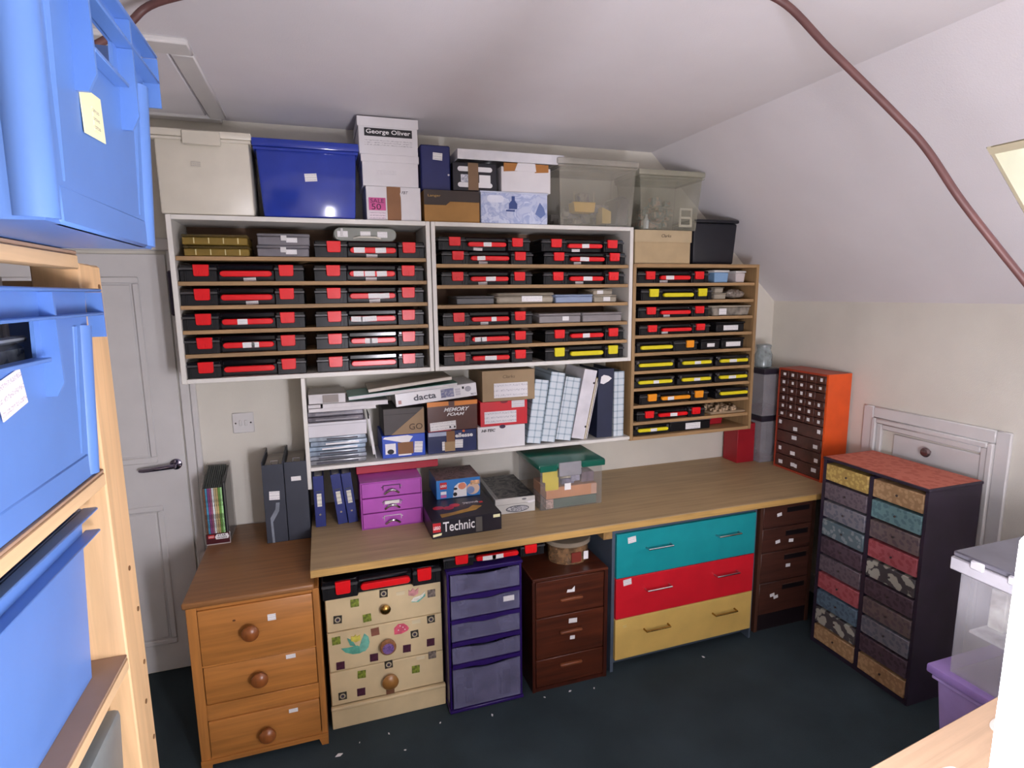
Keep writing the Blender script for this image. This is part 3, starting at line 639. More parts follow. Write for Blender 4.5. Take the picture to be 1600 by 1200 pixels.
o = booklet('green folder sloping up to the right above the white booklets', .675, 1.2, -.272, z + .024, .018, .2, mat('#3f6a5e', .45), ry=-math.radians(4.0), cover=mat('#4f8a7a', .4))
o = thing('folded_board', 'beige board lying aslant on the green folder under the left unit', 'board', (.968, -.262, z + .058), 0, None, 0, -math.radians(5.6))
part('board', bx(-.2, .205, 0, .2, 0, .014, bev=.002), mat('#a89a8a', .6), o); part('front_edge', bx(-.2, .205, -.003, 0, -.002, .012), mat('#cbc3b6', .6), o)
o = thing('leaning_card', 'white card leaning between the packets and the grey shoe box', 'card', (.792, -.24, ZS + .0), 0, None, 0, -.11)
part('card', bx(-.002, .001, 0, .16, .0, .215), mat('#cfcccb', .6), o); part('folded_edge', bx(-.012, -.002, -.002, .0, .02, .2), mat('#d8d5d4', .6), o)
BGREY = mat('#4d4745', .6); TAN = mat('#9b8163', .7)
o = carton('shoe_box', 'half grey half tan shoe box on the blue one, long shelf', .832, 1.028, -.262, 1.1655, 1.295, .23, BGREY, group='shoe boxes on the long white shelf')
part('tan_corner', MB().prism([(-.065, 0), (.098, 0), (.098, .128)], -.0015, -.0004), TAN, o)
text('GO', .065, .03, mat('#4c3b2c', .7), o, (.056, -.003, .035))
part('lid_line', bx(-.098, .098, -.001, -.0003, .1, .102), mat('#38322f', .6), o)
o = carton('shoe_box', 'bright blue shoe box with brown tape on the long shelf', .82, 1.028, -.27, ZS, 1.165, .24, mat('#1746b8', .3, var=.08), group='shoe boxes on the long white shelf')
part('white_swoosh', MB().prism([(-.1, .098), (.02, .066), (.045, .1), (.02, .108), (-.09, .106)], -.0012, -.0003), PAPERW, o)
part('white_panel', bx(-.09, -.04, -.0014, -.0003, .02, .072), PAPERW, o); part('white_panel', bx(-.028, .035, -.0014, -.0003, .008, .03), PAPERW, o)
part('tape_strip', bx(-.03, .045, -.003, -.0015, .016, .074), CARDBR, o); sticker(o, .07, .045, .04, .055, y=-.001, rot=.08)
part('round_mark', MB().ell(-.065, .032, .016, .012, -.003, -.0016), INK, o)
o = carton('shoe_box', 'brown shoe box with an orange rim, under the tilted white box', 1.043, 1.297, -.27, 1.1655, 1.315, .24, mat('#4d241a', .3, var=.08), group='shoe boxes on the long white shelf')
for x0, x1 in ((-.127, -.02), (.01, .127)): part('orange_rim', MB().prism([(x0, .125), (x1, .128), (x1, .149), (x0, .149)], -.0012, -.0003), mat('#d27a1c', .4), o)
text('MEMORY', .13, .02, PAPERW, o, (.02, -.0015, .107), shear=.35, bold=.02); text('FOAM', .09, .016, PAPERW, o, (.015, -.0015, .083), shear=.35, bold=.02)
sticker(o, -.05, .027, .13, .042, y=-.0006, rot=-.04)
for x in (-.015, .008): part('black_mark', bx(x - .004, x + .004, -.003, -.0019, .014, .024), INK, o)
part('red_line', bx(-.125, -.01, -.0015, -.0003, .0, .005), mat('#a23038', .5), o)
o = carton('shoe_box', 'navy shoe box with brown tape, under the brown shoe box', 1.04, 1.29, -.27, ZS, 1.165, .24, mat('#27305c', .25, var=.1), group='shoe boxes on the long white shelf')
text('ellesse', .09, .022, PAPERW, o, (.06, -.0015, .085), bold=.03); part('logo_mark', MB().ell(.058, .105, .007, .006, -.0015, -.0003, 10), mat('#d9682c', .5), o)
part('tape_strip', bx(-.03, .012, -.0025, -.001, .008, .11), CARDBR, o); part('tape_strip', bx(-.04, .012, -.004, -.0026, .008, .056), CARD, o)
sticker(o, .033, .042, .04, .042, y=-.001, rot=.05); sticker(o, -.046, .036, .014, .044, y=-.001)
part('shine_patch', bx(-.12, -.02, -.0012, -.0003, .088, .108), mat('#a9b0c6', .2), o)
o = carton('flat_game_box', 'flat white box with a picture, tilted across two shoe boxes', .893, 1.297, -.272, 1.303, 1.369, .25, mat('#dedbdc', .35, var=.02), ry=-math.radians(4.6))
o.location = (1.096, -.272, 1.3195)
text('dacta', .11, .03, mat('#4a4850', .5), o, (-.06, -.0015, .033), bold=.02)
part('printed_picture', bx(.02, .085, -.0015, -.0003, .012, .055), printed('#6d6f92', '#a3a0b0', '#474a70', 40), o)
part('printed_text', bx(.092, .118, -.0015, -.0003, .014, .05), scribble('#cfccd2', '#9a97a0'), o)
part('printed_drawing', MB().ell(.158, .04, .016, .014, -.0015, -.0003), mat('#9a98a0', .5), o); part('printed_square', bx(.128, .138, -.0016, -.0003, .043, .055), INK, o)
text('9613', .025, .008, INK, o, (.182, -.0015, .012))
part('printed_logo', bx(-.19, -.175, -.0016, -.0003, .012, .03), mat('#b88c86', .5), o)
o = carton('shoe_box', 'tan shoe box with a big white label, topmost beside the plaid files', 1.322, 1.602, -.282, 1.2985, 1.456, .26, mat('#9a8263', .75, var=.04), group='shoe boxes on the long white shelf')
sticker(o, .01, .055, .18, .075, y=-.001, m=scribble('#dcd8da', '#b5b1b8')); text('Clarks', .065, .016, mat('#6a563f', .7), o, (.0, -.0015, .125), shear=.2)
o = carton('shoe_box', 'red shoe box with a white label between tan and white boxes', 1.31, 1.562, -.278, 1.171, 1.298, .25, mat('#c5202c', .35, var=.04), group='shoe boxes on the long white shelf')
sticker(o, -.02, .045, .17, .062, y=-.001, m=scribble('#dad6d8', '#a9a5ac')); sticker(o, .075, .108, .07, .036, y=-.001, m=scribble('#d3cfd2', '#b3afb6'))
part('finger_notch', MB().ell(.0, .124, .02, .008, -.001, -.0002), mat('#6d1620', .6), o)
o = carton('shoe_box', 'white shoe box at the bottom, beside the navy one', 1.294, 1.548, -.278, ZS, 1.1705, .25, WBOX, group='shoe boxes on the long white shelf')
text('HI-TEC', .075, .014, INK, o, (-.07, -.0015, .097), shear=.3, bold=.03); part('finger_notch', MB().ell(.005, .112, .016, .01, -.001, -.0002), mat('#3a2440', .6), o)
# files, leaning to the right
PLAID = plaid('#ccd3d8', '#9aa9b3')
def file_box(label, xr, w_, h, lean, m, d=.24, name='magazine_file', cat='file', y=-.272, grp='files on the long white shelf'):
    """upright file, pivoting on its bottom right edge"""
    o = thing(name, label, cat, (xr, y, ZS + .0005), 0, grp, 0, math.radians(lean))
    t = .003
    part('spine', bx(-w_, 0, 0, t, 0, h, bev=.001), m, o)
    part('side_board', MB().prism([(t, 0), (d, 0), (d, h), (t, h)], -w_, -w_ + t, 'x'), m, o)
    part('side_board', MB().prism([(t, 0), (d, 0), (d, h), (t, h)], -t, 0, 'x'), m, o)
    part('papers', bx(-w_ + t + .002, -t - .002, .012, d - .004, .004, h - .02), mat('#b9b5b2', .7, var=.1), o)
    return o
file_box('blue plaid magazine file, leftmost of the leaning three beside the boxes', 1.636, .077, .338, 8.5, PLAID)
file_box('blue plaid magazine file, middle of the leaning three', 1.7165, .0785, .372, 9.5, PLAID)
file_box('blue plaid magazine file leaning against the white binder', 1.808, .086, .34, 10.2, PLAID)
o = file_box('white ring binder leaning beside the plaid files', 1.888, .074, .378, 11.6, mat('#d8d4d8', .4), name='ring_binder', cat='binder')
for zz_, in ((.07,), (.31,)): part('finger_hole', MB().ell(-.006, zz_, .005, .006, -.001, .002, 12), INK, o)
part('coloured_tabs', MB().box(.0003, .0012, .002, .012, .27, .35), mat('#7d6aa8', .5), o)
for i, (xr, c, w_) in enumerate(((1.899, '#c9b25a', 'yellow'), (1.9085, '#4a4044', 'dark'))):
    o = thing('thin_folder', 'thin %s folder leaning between white binder and navy binder' % w_, 'folder', (xr, -.27, ZS), 0, None, 0, math.radians(12))
    part('cover', bx(-.0075, -.0065, 0, .22, 0, .34), mat(c, .5), o); part('cover', bx(-.001, 0, 0, .22, 0, .34), mat(c, .5), o); part('pages', bx(-.0064, -.0011, .002, .215, .001, .335), PAPERW, o)
o = file_box('navy lever arch file with a torn white patch near the right end', 2.057, .092, .378, 1.0, mat('#262c44', .5, var=.05), name='lever_arch_file')
part('torn_label', MB().prism([(-.08, .3), (-.06, .295), (-.03, .31), (-.012, .325), (-.03, .338), (-.06, .345), (-.075, .335)], -.0012, -.0002), PAPERW, o)
file_box('narrow blue plaid magazine file at the right end of the shelf', 2.128, .06, .36, 0, PLAID)

# ------------------------------------------------------------------ worktop and what stands on it
DESK = wood('#ae956e', 'x', .5, var=.1)
dk = thing('worktop', 'long light wooden worktop running along the back wall over the chests', 'worktop', (1.9, -.38, .738))
part('worktop_board', bx(-1.424, 1.455, -.38, .379, 0, .033, bev=.003), DESK, dk)
part('front_lipping', bx(-1.424, 1.455, -.3845, -.3805, .001, .031, bev=.001), wood('#c09858', 'x', .45), dk)
part('support_batten', bx(-.135, -.09, -.37, .3, -.04, -.0005), wood('#a07d4c', 'y'), dk)

o = thing('magazine_holder', 'clear magazine holder of thin comics on the pine chest', 'magazine holder', (.068, -.225, .7155))
CL2 = mat('#b8b0a8', .1, alpha=.3)
part('side_panel', MB().prism([(0, 0), (.2, 0), (.2, .335), (.16, .335), (0, .28)], -.051, -.049, 'x'), CL2, o); part('side_panel', MB().prism([(0, 0), (.2, 0), (.2, .335), (.16, .335), (0, .28)], .049, .051, 'x'), CL2, o)
part('base_panel', bx(-.049, .049, 0, .2, 0, .003), CL2, o); part('back_panel', bx(-.049, .049, .198, .2, .003, .33), CL2, o)
pl = part('front_plate', bx(-.049, .049, -.003, -.0005, .003, .052, bev=.001), mat('#4a1820', .35), o)
part('plate_edge', MB().box(-.05, .05, -.004, -.001, 0, .003).box(.049, .051, -.004, -.001, 0, .055), mat('#c4bcb8', .3), o)
lg = part('printed_square', bx(-.04, -.014, -.0042, -.0031, .03, .046, bev=.0), mat('#c42a2c', .5), pl); text('LEGO', .022, .008, PAPERW, pl, (-.027, -.005, .038), shear=.2)
part('title_patch', MB().prism([(-.008, .024), (.042, .024), (.046, .033), (.042, .048), (-.004, .048), (-.012, .036)], -.0042, -.0031), PAPERW, pl)
text('STAR', .034, .009, INK, pl, (.017, -.0048, .042)); text('WARS', .04, .009, INK, pl, (.017, -.0048, .031))
cl = ['#6b4a36', '#3f86a6', '#7d3f74', '#8f4f6a', '#c9cfd0', '#b3a27c', '#b09a68', '#5f8a3c', '#9ccf8a']
nm = ['brown', 'blue', 'purple', 'mauve', 'silver', 'beige', 'tan', 'green', 'pale green']
for i in range(9):
    o = thing('thin_comic', 'thin comic with a %s spine standing in the clear holder' % nm[i], 'comic', (.026 + .0088 * i, -.222, .719), 0, 'comics in the clear holder')
    part('spine', bx(-.0038, .0038, 0, .0025, 0, .262), printed(cl[i], shade(cl[i], .75), shade(cl[i], 1.2), 22), o); part('pages', MB().prism([(.0026, .001), (.175, .001), (.175, .322), (.0026, .26)], -.0034, .0034, 'x'), mat('#3c403c', .6), o)
o = thing('black_folder', 'black folder at the right inside the clear magazine holder', 'folder', (.108, -.215, .719))
part('cover', MB().prism([(0, 0), (.17, 0), (.17, .315), (0, .29)], -.003, .005, 'x'), mat('#232327', .4), o); part('pages', bx(-.002, .004, -.002, .0, .02, .28), mat('#50504e', .6), o)
LAF = mat('#2e323e', .55, var=.07)
def arch_file(label, x0, x1, h):
    o = thing('lever_arch_file', label, 'file', ((x0 + x1) / 2, -.3, .7155), 0, 'lever arch files on the pine chest'); w2 = (x1 - x0) / 2
    part('spine', bx(-w2, w2, 0, .004, 0, h, bev=.001), LAF, o)
    for s in (-1, 1): part('cover', bx(min(s * w2, s * (w2 - .004)), max(s * w2, s * (w2 - .004)), .0045, .28, 0, h + .012), LAF, o)
    part('papers', bx(-w2 + .007, w2 - .012, .03, .27, .004, h - .02), mat('#a59e94', .7, var=.12), o)
    part('ring_arch', MB().tube([(-.01, .05, h - .02), (-.01, .06, h), (.02, .06, h), (.02, .05, h - .02)], .003, 8), CHROME, o)
    return o
o = arch_file('dark lever arch file with torn spine and square label', .281, .372, .37)
sticker(o, .0, .225, .044, .04, rot=.05); part('torn_streak', MB().prism([(-.022, 0), (-.012, 0), (-.014, .1), (.015, .15), (.02, .19), (.004, .19), (.0, .16), (-.024, .12)], -.0012, -.0002), mat('#7e848e', .7, var=.2), o)
o = arch_file('dark lever arch file with a small label beside the long shelf', .375, .472, .375)
sticker(o, .0, .295, .042, .02)
NB = mat('#18256b', .4, var=.06)
for x, lean, l in ((.519, 0, 'navy ring binder standing upright under the shelf end'), (.642, -5.5, 'navy ring binder leaning left, middle of three under the shelf'), (.69, -5.5, 'navy ring binder leaning left against the violet drawers')):
    o = thing('ring_binder', l, 'binder', (x if not lean else x - .046, -.322, .7715), 0, 'navy ring binders under the long shelf', 0, math.radians(lean))
    w0, w1 = (-.023, .023) if not lean else (0, .044)
    part('spine', bx(w0, w1, 0, .003, 0, .245, bev=.001), NB, o)
    part('cover', bx(w0, w0 + .003, .0035, .2, 0, .245), NB, o); part('cover', bx(w1 - .003, w1, .0035, .2, 0, .245), NB, o); part('papers', bx(w0 + .005, w1 - .005, .01, .19, .002, .235), PAPERW, o)
    xm = (w0 + w1) / 2; sticker(o, xm, .13, .02, .062, m=scribble('#dcd8c8', '#9a968c')); part('finger_ring', MB().lathe([(.005, 0), (.005, .002)], (xm, 0, .06), '-y', 10), CHROME, o)
    part('label_clip', bx(xm - .013, xm + .013, -.002, 0, .17, .174), CHROME, o)
VIO = mat('#a548a4', .35, var=.05)
vc = thing('mini_drawer_chest', 'violet card mini chest of three drawers on the worktop', 'drawers', (.838, -.43, .7715))
part('carcass', MB().box(-.14, -.136, 0, .2, 0, .222).box(.136, .14, 0, .2, 0, .222).box(-.136, .136, 0, .2, 0, .003).box(-.136, .136, 0, .2, .219, .222).box(-.136, .136, .195, .2, .003, .219), VIO, vc)
for i in range(3):
    dr = part('drawer', bx(-.1345, .1345, -.004, .19, .005 + .0725 * i, .074 + .0725 * i, bev=.002), VIO, vc)
    zc = .04 + .0725 * i
    fr = MB(); [fr.box(*a) for a in ((-.04, .04, -.007, -.004, zc + .016, zc + .019), (-.04, -.037, -.007, -.004, zc - .004, zc + .016), (.037, .04, -.007, -.004, zc - .004, zc + .016))]
    part('label_holder', fr, DARKMET if i == 2 else CHROME, dr)
    if i == 1: sticker(dr, 0, zc + .008, .066, .016, y=-.0045, m=mat('#d9d2cc', .6))
    pts = [(-.032 + .0064 * k, -.004 - .014 * math.sin(PI * k / 10), zc - .022 + .02 * math.sin(PI * k / 10)) for k in range(11)]
    part('cup_pull', MB().tube(pts, .0062, 8), CHROME, dr)
    for x in (-.044, .044): part('rivet', MB().lathe([(.003, 0), (.003, .002)], (x, -.004, zc + .01), '-y', 8), CHROME, dr)
o = carton('red_box', 'flat red box behind on top of the violet mini chest', .692, 1.085, -.288, .9945, 1.03, .24, mat('#a4162c', .5, var=.03)); part('lid_seam', bx(-.196, .196, -.001, -.0002, .026, .0275), mat('#7c1222', .5), o)
TB = mat('#191420', .35, var=.15)
o = carton('building_set_box', 'black boxed building set with white lettering at worktop front', .984, 1.306, -.635, .7715, .853, .4, TB, rz=.02)
part('red_square', bx(-.158, -.122, -.0015, -.0004, .03, .072), mat('#c81e28', .4), o); text('LEGO', .032, .015, PAPERW, o, (-.14, -.0025, .05), shear=.2, bold=.03)
text('Technic', .145, .045, PAPERW, o, (-.04, -.0025, .05), bold=.01)
part('paper_scrap_label', MB().prism([(-.158, .008), (-.12, .014), (-.118, .024), (-.158, .02)], -.0015, -.0004), CREAMP, o); part('grey_tape', bx(.038, .068, -.0018, -.0004, .006, .074), mat('#57534f', .5), o)
sticker(o, .137, .068, .032, .014, m=CREAMP)
part('cover_picture', MB().prism([(-.11, .03), (-.03, .05), (.06, .07), (.1, .11), (.06, .13), (.03, .1), (-.05, .075), (-.11, .07)], .0816, .0822, 'z'), mat('#b58a2e', .4, var=.2), o)
for x, y in ((-.1, .15), (-.055, .135), (-.02, .16)): part('cover_picture', MB().prism([(x + .026 * math.cos(k * PI / 5), y + .022 * math.sin(k * PI / 5)) for k in range(10)], .0816, .0824, 'z'), mat('#b81f2c', .3, var=.2), o)
text('SMAORC', .075, .02, PAPERW, o, (.06, .17, .0818), rx=0, rz=PI)
part('red_square', bx(.1, .118, .15, .168, .0816, .0824), mat('#c81e28', .4), o)
o = carton('animal_set_box', 'blue boxed toy set with animal pictures standing on the black set', 1.056, 1.275, -.378, .8535, .968, .2, mat('#2f78bf', .4, var=.05)); o.scale = (1, 1, .83)
part('box_top', bx(-.109, .109, -.0005, .2, .1145, .116), printed('#6d5454', '#8a7070', '#4a3c3e', 18), o)
part('red_square', bx(-.092, -.058, -.0015, -.0004, .06, .1), mat('#c81e28', .4), o); text('LEGO', .03, .014, PAPERW, o, (-.075, -.0025, .08), shear=.2, bold=.03)
sticker(o, -.075, .036, .028, .018, m=PAPERW); sticker(o, -.075, .016, .028, .016, m=mat('#c86aa0', .5))
part('printed_animal', MB().prism([(-.03, .004), (.04, .004), (.04, .075), (.03, .09), (0, .088), (-.02, .07)], -.0013, -.0004), PAPERW, o); part('printed_spot', MB().ell(.018, .068, .02, .02, -.0022, -.0014), mat('#e08a6a', .5), o)
part('printed_spot', MB().ell(-.018, .022, .01, .012, -.0022, -.0014, 12), INK, o); part('printed_spot', MB().ell(-.016, .055, .01, .007, -.0022, -.0014, 12), INK, o)
part('printed_animal', MB().ell(.072, .045, .034, .036, -.0013, -.0004), mat('#d9b9a0', .5), o); part('printed_spot', MB().ell(.06, .038, .02, .022, -.0022, -.0014), mat('#7d8fb8', .5), o); part('printed_animal', bx(.06, .106, -.0024, -.0005, .07, .095), mat('#c99a72', .5, var=.3, vs=60), o)
o = carton('white_set_box', 'worn white box with a dark machine picture on its top', 1.325, 1.53, -.47, .7715, .85, .36, mat('#bfbcb6', .45, var=.05), rz=-.02)
part('cover_picture', bx(-.09, .1, .004, .35, .0792, .0802), printed('#2a2a2c', '#6b6963', '#403f40', 14), o); part('cover_edge', bx(-.1, -.085, .002, .358, .0804, .081), mat('#8d8b86', .4), o)
part('side_seam', bx(-.1, .1, -.001, -.0002, .047, .049), mat('#8e8b86', .5), o)
part('printed_oval', MB().ell(.01, .022, .06, .017, -.001, -.0002), mat('#55555c', .5), o); part('printed_oval', MB().ell(.01, .022, .054, .013, -.0018, -.0011), printed('#a9a8ac', '#45454c', '#c9c8c8', 60), o)
part('torn_flap', MB().prism([(.05, .055), (.1, .06), (.1, .05), (.07, .046)], -.004, -.0005), WBOX, o); part('printed_mark', MB().ell(.045, .068, .012, .005, -.0012, -.0002), mat('#6a6a6c', .5), o)
# clear tub with green lid
gt = thing('lidded_tub', 'clear tub with a dark green lid on the worktop', 'tub', (1.72, -.5, .7715))
GCL = mat('#a8a5a0', .12, alpha=.16, var=.05); GRN = mat('#0d5a48', .28, var=.05)
mb = MB(); w2, d, h, t = .168, .34, .205, .003
mb.box(-w2, w2, .012, .015, 0, h).box(-w2, w2, d - .003, d, 0, h).box(-w2, -w2 + t, .015, d - .003, 0, h).box(w2 - t, w2, .015, d - .003, 0, h).box(-w2 + t, w2 - t, .015, d - .003, 0, .003)
part('tub_body', mb, GCL, gt)
part('lid', MB().hexa([(-.182, 0, .207), (.184, 0, .207), (.184, d + .01, .207), (-.182, d + .01, .207), (-.182, 0, .238), (.184, 0, .238), (.184, d + .01, .238), (-.182, d + .01, .238)], .012, 2), GRN, gt)
part('lid_lip', MB().box(-.175, -.085, -.004, .006, .2, .232, bev=.003).box(.05, .178, -.004, .006, .204, .232, bev=.003), GRN, gt)
part('clip', bx(-.075, .045, -.007, .004, .17, .24, bev=.003), mat('#a5a2a6', .2, alpha=.75), gt)
part('yellow_card', MB().prism([(-.155, .2), (-.075, .2), (-.075, .165), (-.07, .16), (-.07, .098), (-.14, .098), (-.14, .14), (-.155, .145)], .0155, .019), mat('#e3cd1e', .5), gt)
part('orange_box', bx(-.135, .14, .017, .2, .052, .11, bev=.002), mat('#d9935f', .5, var=.06), gt); part('orange_box_end', bx(.11, .141, .0155, .0169, .054, .108), mat('#d8aa90', .5), gt)
part('green_base', bx(-.095, .14, .017, .2, .004, .05, bev=.002), mat('#52695c', .5), gt); part('pink_strip', bx(-.135, -.097, .017, .2, .004, .05), printed('#c9a396', '#8f7a70', '#d8b8a8', 30), gt)
for i, (x0, x1, z0, z1, c) in enumerate(((-.055, .0, .15, .18, '#c9c0ac'), (-.05, .02, .118, .146, '#77748c'), (.0, .05, .13, .165, '#a9a5b8'), (.06, .13, .118, .17, '#6d5866'), (.02, .06, .165, .19, '#8d8aa0'))):
    part('inner_piece', bx(x0, x1, .02 + .004 * (i % 2), .1, z0, z1, bev=.003), mat(c, .4, var=.2, vs=30), gt)
sticker(gt, -.022, .11, .034, .034, y=.0115, m=PAPERW)
# corner: red box, jars and orange drawer cabinet
o = carton('red_box', 'tall red box standing in the corner below the plywood unit', 2.995, 3.125, -.16, .7715, 1.02, .13, mat('#9c1522', .5, var=.03)); part('lid_seam', bx(-.065, .065, -.001, -.0002, .2, .202), mat('#761019', .5), o)
for i, (z0, nm_) in enumerate(((.7715, 'lower'), (1.0685, 'upper'))):
    j = thing('storage_canister', 'clear canister with black lid, %s of two stacked beside the orange cabinet' % nm_, 'canister', (3.195, -.2, z0), 0, 'canisters in the corner')
    part('canister_wall', MB().box(-.06, .06, 0, .003, 0, .26).box(-.06, .06, .117, .12, 0, .26).box(-.06, -.057, .003, .117, 0, .26).box(.057, .06, .003, .117, 0, .26), mat('#aba8ac', .1, alpha=.45), j)
    part('lid', bx(-.066, .066, -.006, .126, .261, .296, bev=.005, seg=2), mat('#2b2630', .3), j)
    part('contents', bx(-.054, .054, .006, .114, .002, .06 if i else .03, bev=.004), mat('#5f2430', .6, var=.3, vs=40), j)
o = thing('glass_jar', 'clear plastic jar on the top canister in the corner', 'jar', (3.175, -.14, 1.3655))
part('jar_body', MB().lathe([(.035, 0), (.05, .01), (.052, .08), (.04, .11), (.042, .13)], (0, 0, 0), 'z', 18), mat('#93a0a2', .12, alpha=.6, var=.2, vs=30), o); part('jar_lid', MB().lathe([(.044, .1305), (.044, .142), (.03, .146)], (0, 0, 0), 'z', 18), mat('#8d9697', .3), o)
oc = thing('small_parts_cabinet', 'orange cabinet of small brown labelled drawers on the worktop corner', 'cabinet', (3.18, -.45, .7715), -PI / 2)
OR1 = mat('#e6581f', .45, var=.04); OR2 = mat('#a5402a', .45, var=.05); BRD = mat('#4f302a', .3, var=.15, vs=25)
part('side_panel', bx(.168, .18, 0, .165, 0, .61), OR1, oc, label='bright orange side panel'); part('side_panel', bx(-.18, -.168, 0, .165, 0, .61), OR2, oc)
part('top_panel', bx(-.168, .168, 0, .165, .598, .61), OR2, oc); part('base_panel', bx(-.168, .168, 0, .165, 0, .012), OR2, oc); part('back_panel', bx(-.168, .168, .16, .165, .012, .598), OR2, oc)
sm_lab = PAPERW
for r in range(6):
    for c in range(5):
        x, z0 = -.1665 + .0667 * c, .313 + .0475 * r
        dr = part('small_drawer', lambda: MB().box(.001, .0655, -.003, .14, .0015, .046, bev=.0025), BRD, oc, key='sdr', loc=(x, 0, z0))
        if (r, c) not in ((3, 4),):
            lw_ = .014 + .006 * random.random(); sticker(dr, .033 + random.uniform(-.004, .004), .026, lw_, .014 + .006 * random.random(), y=-.003, m=PAPERW)
for r in range(4):
    z0 = .0135 + .0745 * r
    dr = part('wide_drawer', lambda: MB().box(-.1655, .1655, -.003, .14, .0015, .073, bev=.003), BRD, oc, key='wdr', loc=(0, 0, z0))
    for x, w_ in (((-.12, .03), (-.02, .03), (.0, .02), (.12, .034)), ((-.13, .02), (-.03, .035), (.13, .025)), ((-.03, .036), (.13, .03)), ((-.14, .02), (-.03, .03), (.14, .022)))[r]: sticker(dr, x + random.uniform(-.008, .008), .04 + random.uniform(-.015, .01), w_, .022, y=-.003, m=PAPERW, rot=random.uniform(-.1, .1))
    part('pull_lip', lambda: MB().box(-.03, .03, -.009, -.003, .006, .011, bev=.0015), BRD, dr, key='wpl')

# ------------------------------------------------------------------ chests under the worktop
PINE = wood('#b4763a', 'x', .38, var=.14); PINEV = wood('#b0743a', 'z', .38, var=.14); PINET = wood('#8f6138', 'x', .42, var=.12)
pc = thing('pine_chest', 'orange pine chest of three drawers with round knobs beside the door', 'chest of drawers', (.266, -.755, 0))
part('side_panel', bx(-.236, -.218, .012, .72, 0, .69, bev=.002), PINEV, pc); part('side_panel', bx(.218, .236, .012, .72, 0, .69, bev=.002), PINEV, pc)
part('top_board', bx(-.246, .22, -.012, .74, .6905, .715, bev=.007, seg=3), PINET, pc)
part('stile', bx(-.236, -.2, 0, .012, 0, .69, bev=.002), PINEV, pc); part('stile', bx(.212, .236, 0, .012, 0, .69, bev=.002), PINEV, pc)
part('back_panel', bx(-.218, .218, .7, .71, .04, .69), PINEV, pc)
for z0, z1 in ((.675, .69), (.437, .445), (.213, .278), (.03, .058)): part('rail', bx(-.2, .212, .002, .02, z0, z1, bev=.001), PINE, pc)
pb = MB().prism([(-.236, 0), (-.205, 0), (-.195, .03), (.2, .03), (.21, 0), (.236, 0), (.236, .05), (-.236, .05)], -.006, -.0005); part('plinth', pb, PINE, pc)
kn = lambda: MB().lathe([(.012, 0), (.01, .01), (.022, .02), (.031, .032), (.031, .042), (.022, .052), (.006, .055)], (0, 0, 0), '-y', 20)
for i, (z0, z1, kx, kz, lx, lz, lw_, lh_) in enumerate(((.447, .673, -.018, .57, .058, .603, .03, .026), (.28, .435, .0, .365, .115, .418, .036, .017), (.06, .211, .012, .125, .11, .185, .034, .016))):
    dr = part('drawer', bx(-.198, .21, -.004 if i != 1 else .004, .6, z0, z1, bev=.004, seg=2), PINE, pc)
    y = -.004 if i != 1 else .004
    part('knob', kn, wood('#8a4f26', 'z', .3), dr, key='pk', loc=(kx, y, kz)); sticker(dr, lx, lz, lw_, lh_, y=y)
    if i == 0: part('knot', MB().ell(-.075, .615, .006, .004, y - .0006, y, 10), mat('#5a3214', .5), dr)
CRM = mat('#d4be94', .5, var=.05, vs=6)
cc = thing('cream_chest', 'cream painted chest with stuck-on flowers and square tiles', 'chest of drawers', (.765, -.685, 0))
part('carcass', bx(-.245, .242, .012, .5, .09, .607, bev=.003), CRM, cc)
part('plinth', MB().box(-.246, .247, -.006, .5, 0, .088, bev=.003), CRM, cc); part('plinth_moulding', MB().box(-.247, .247, -.014, .01, .088, .105, bev=.006, seg=2), CRM, cc)
CRD = [part('drawer', bx(-.243, .24, 0, .4, z0, z1, bev=.003), CRM, cc) for z0, z1 in ((.108, .262), (.265, .443), (.446, .603))]
part('knob', MB().lathe([(.008, 0), (.008, .01), (.02, .018), (.022, .026), (.014, .034), (.004, .036)], (-.003, 0, .52), '-y'), BRASS, CRD[2])
part('knob', MB().lathe([(.01, 0), (.012, .008), (.033, .014), (.035, .026), (.03, .032), (.004, .034)], (0, 0, .345), '-y', 24), mat('#8a5c3a', .4, var=.2, vs=60), CRD[1])
part('knob_face', MB().lathe([(.024, .0345), (.024, .0355), (.004, .036)], (0, 0, .345), '-y', 20), printed('#6d4f8a', '#8a6aa0', '#50386e', 80), CRD[1])
part('knob', MB().lathe([(.01, 0), (.012, .008), (.032, .014), (.035, .028), (.024, .038), (.004, .041)], (.003, 0, .18), '-y', 24), mat('#9a6a34', .3, var=.1), CRD[0])
def tile(x, z, kind, s=.034):
    d_ = CRD[2] if z > .444 else CRD[1] if z > .264 else CRD[0]
    m_ = {'g': mat('#6f7a2c', .5, var=.35, vs=90), 'd': mat('#451c30', .5, var=.2, vs=80), 'y': mat('#6b6058', .5, var=.4, vs=90), 'o': mat('#2e2a22', .5, var=.2), 'b': mat('#80503f', .5, var=.2)}[kind]
    a = sticker(d_, x - .765, z, s, s, m=m_, name='tile', t=.003, rot=random.uniform(-.06, .06))
    if kind == 'o':
        part('tile_ring', lambda: MB().ell(0, 0, .012, .012, -.004, -.0031), mat('#b7a98a', .5), a, key='tr1'); part('tile_dot', lambda: MB().ell(0, 0, .007, .007, -.005, -.0041), mat('#3a3042', .5), a, key='tr2')
for k_, pts in dict(g=((.639, .562), (.686, .485), (.556, .407), (.651, .23), (.882, .2)), o=((.759, .583), (.567, .501), (.957, .425), (.883, .369), (.766, .25), (.568, .148)), d=((.952, .315), (.847, .308), (.706, .297), (.567, .29), (.645, .148)), y=((.963, .546), (.957, .253)), b=((.716, .415),)).items():
    for x, z in pts: tile(x, z, k_)
sticker(CRD[0], .0025, .128, .036, .04, m=mat('#6b4630', .5, var=.2), name='keyhole_plate')
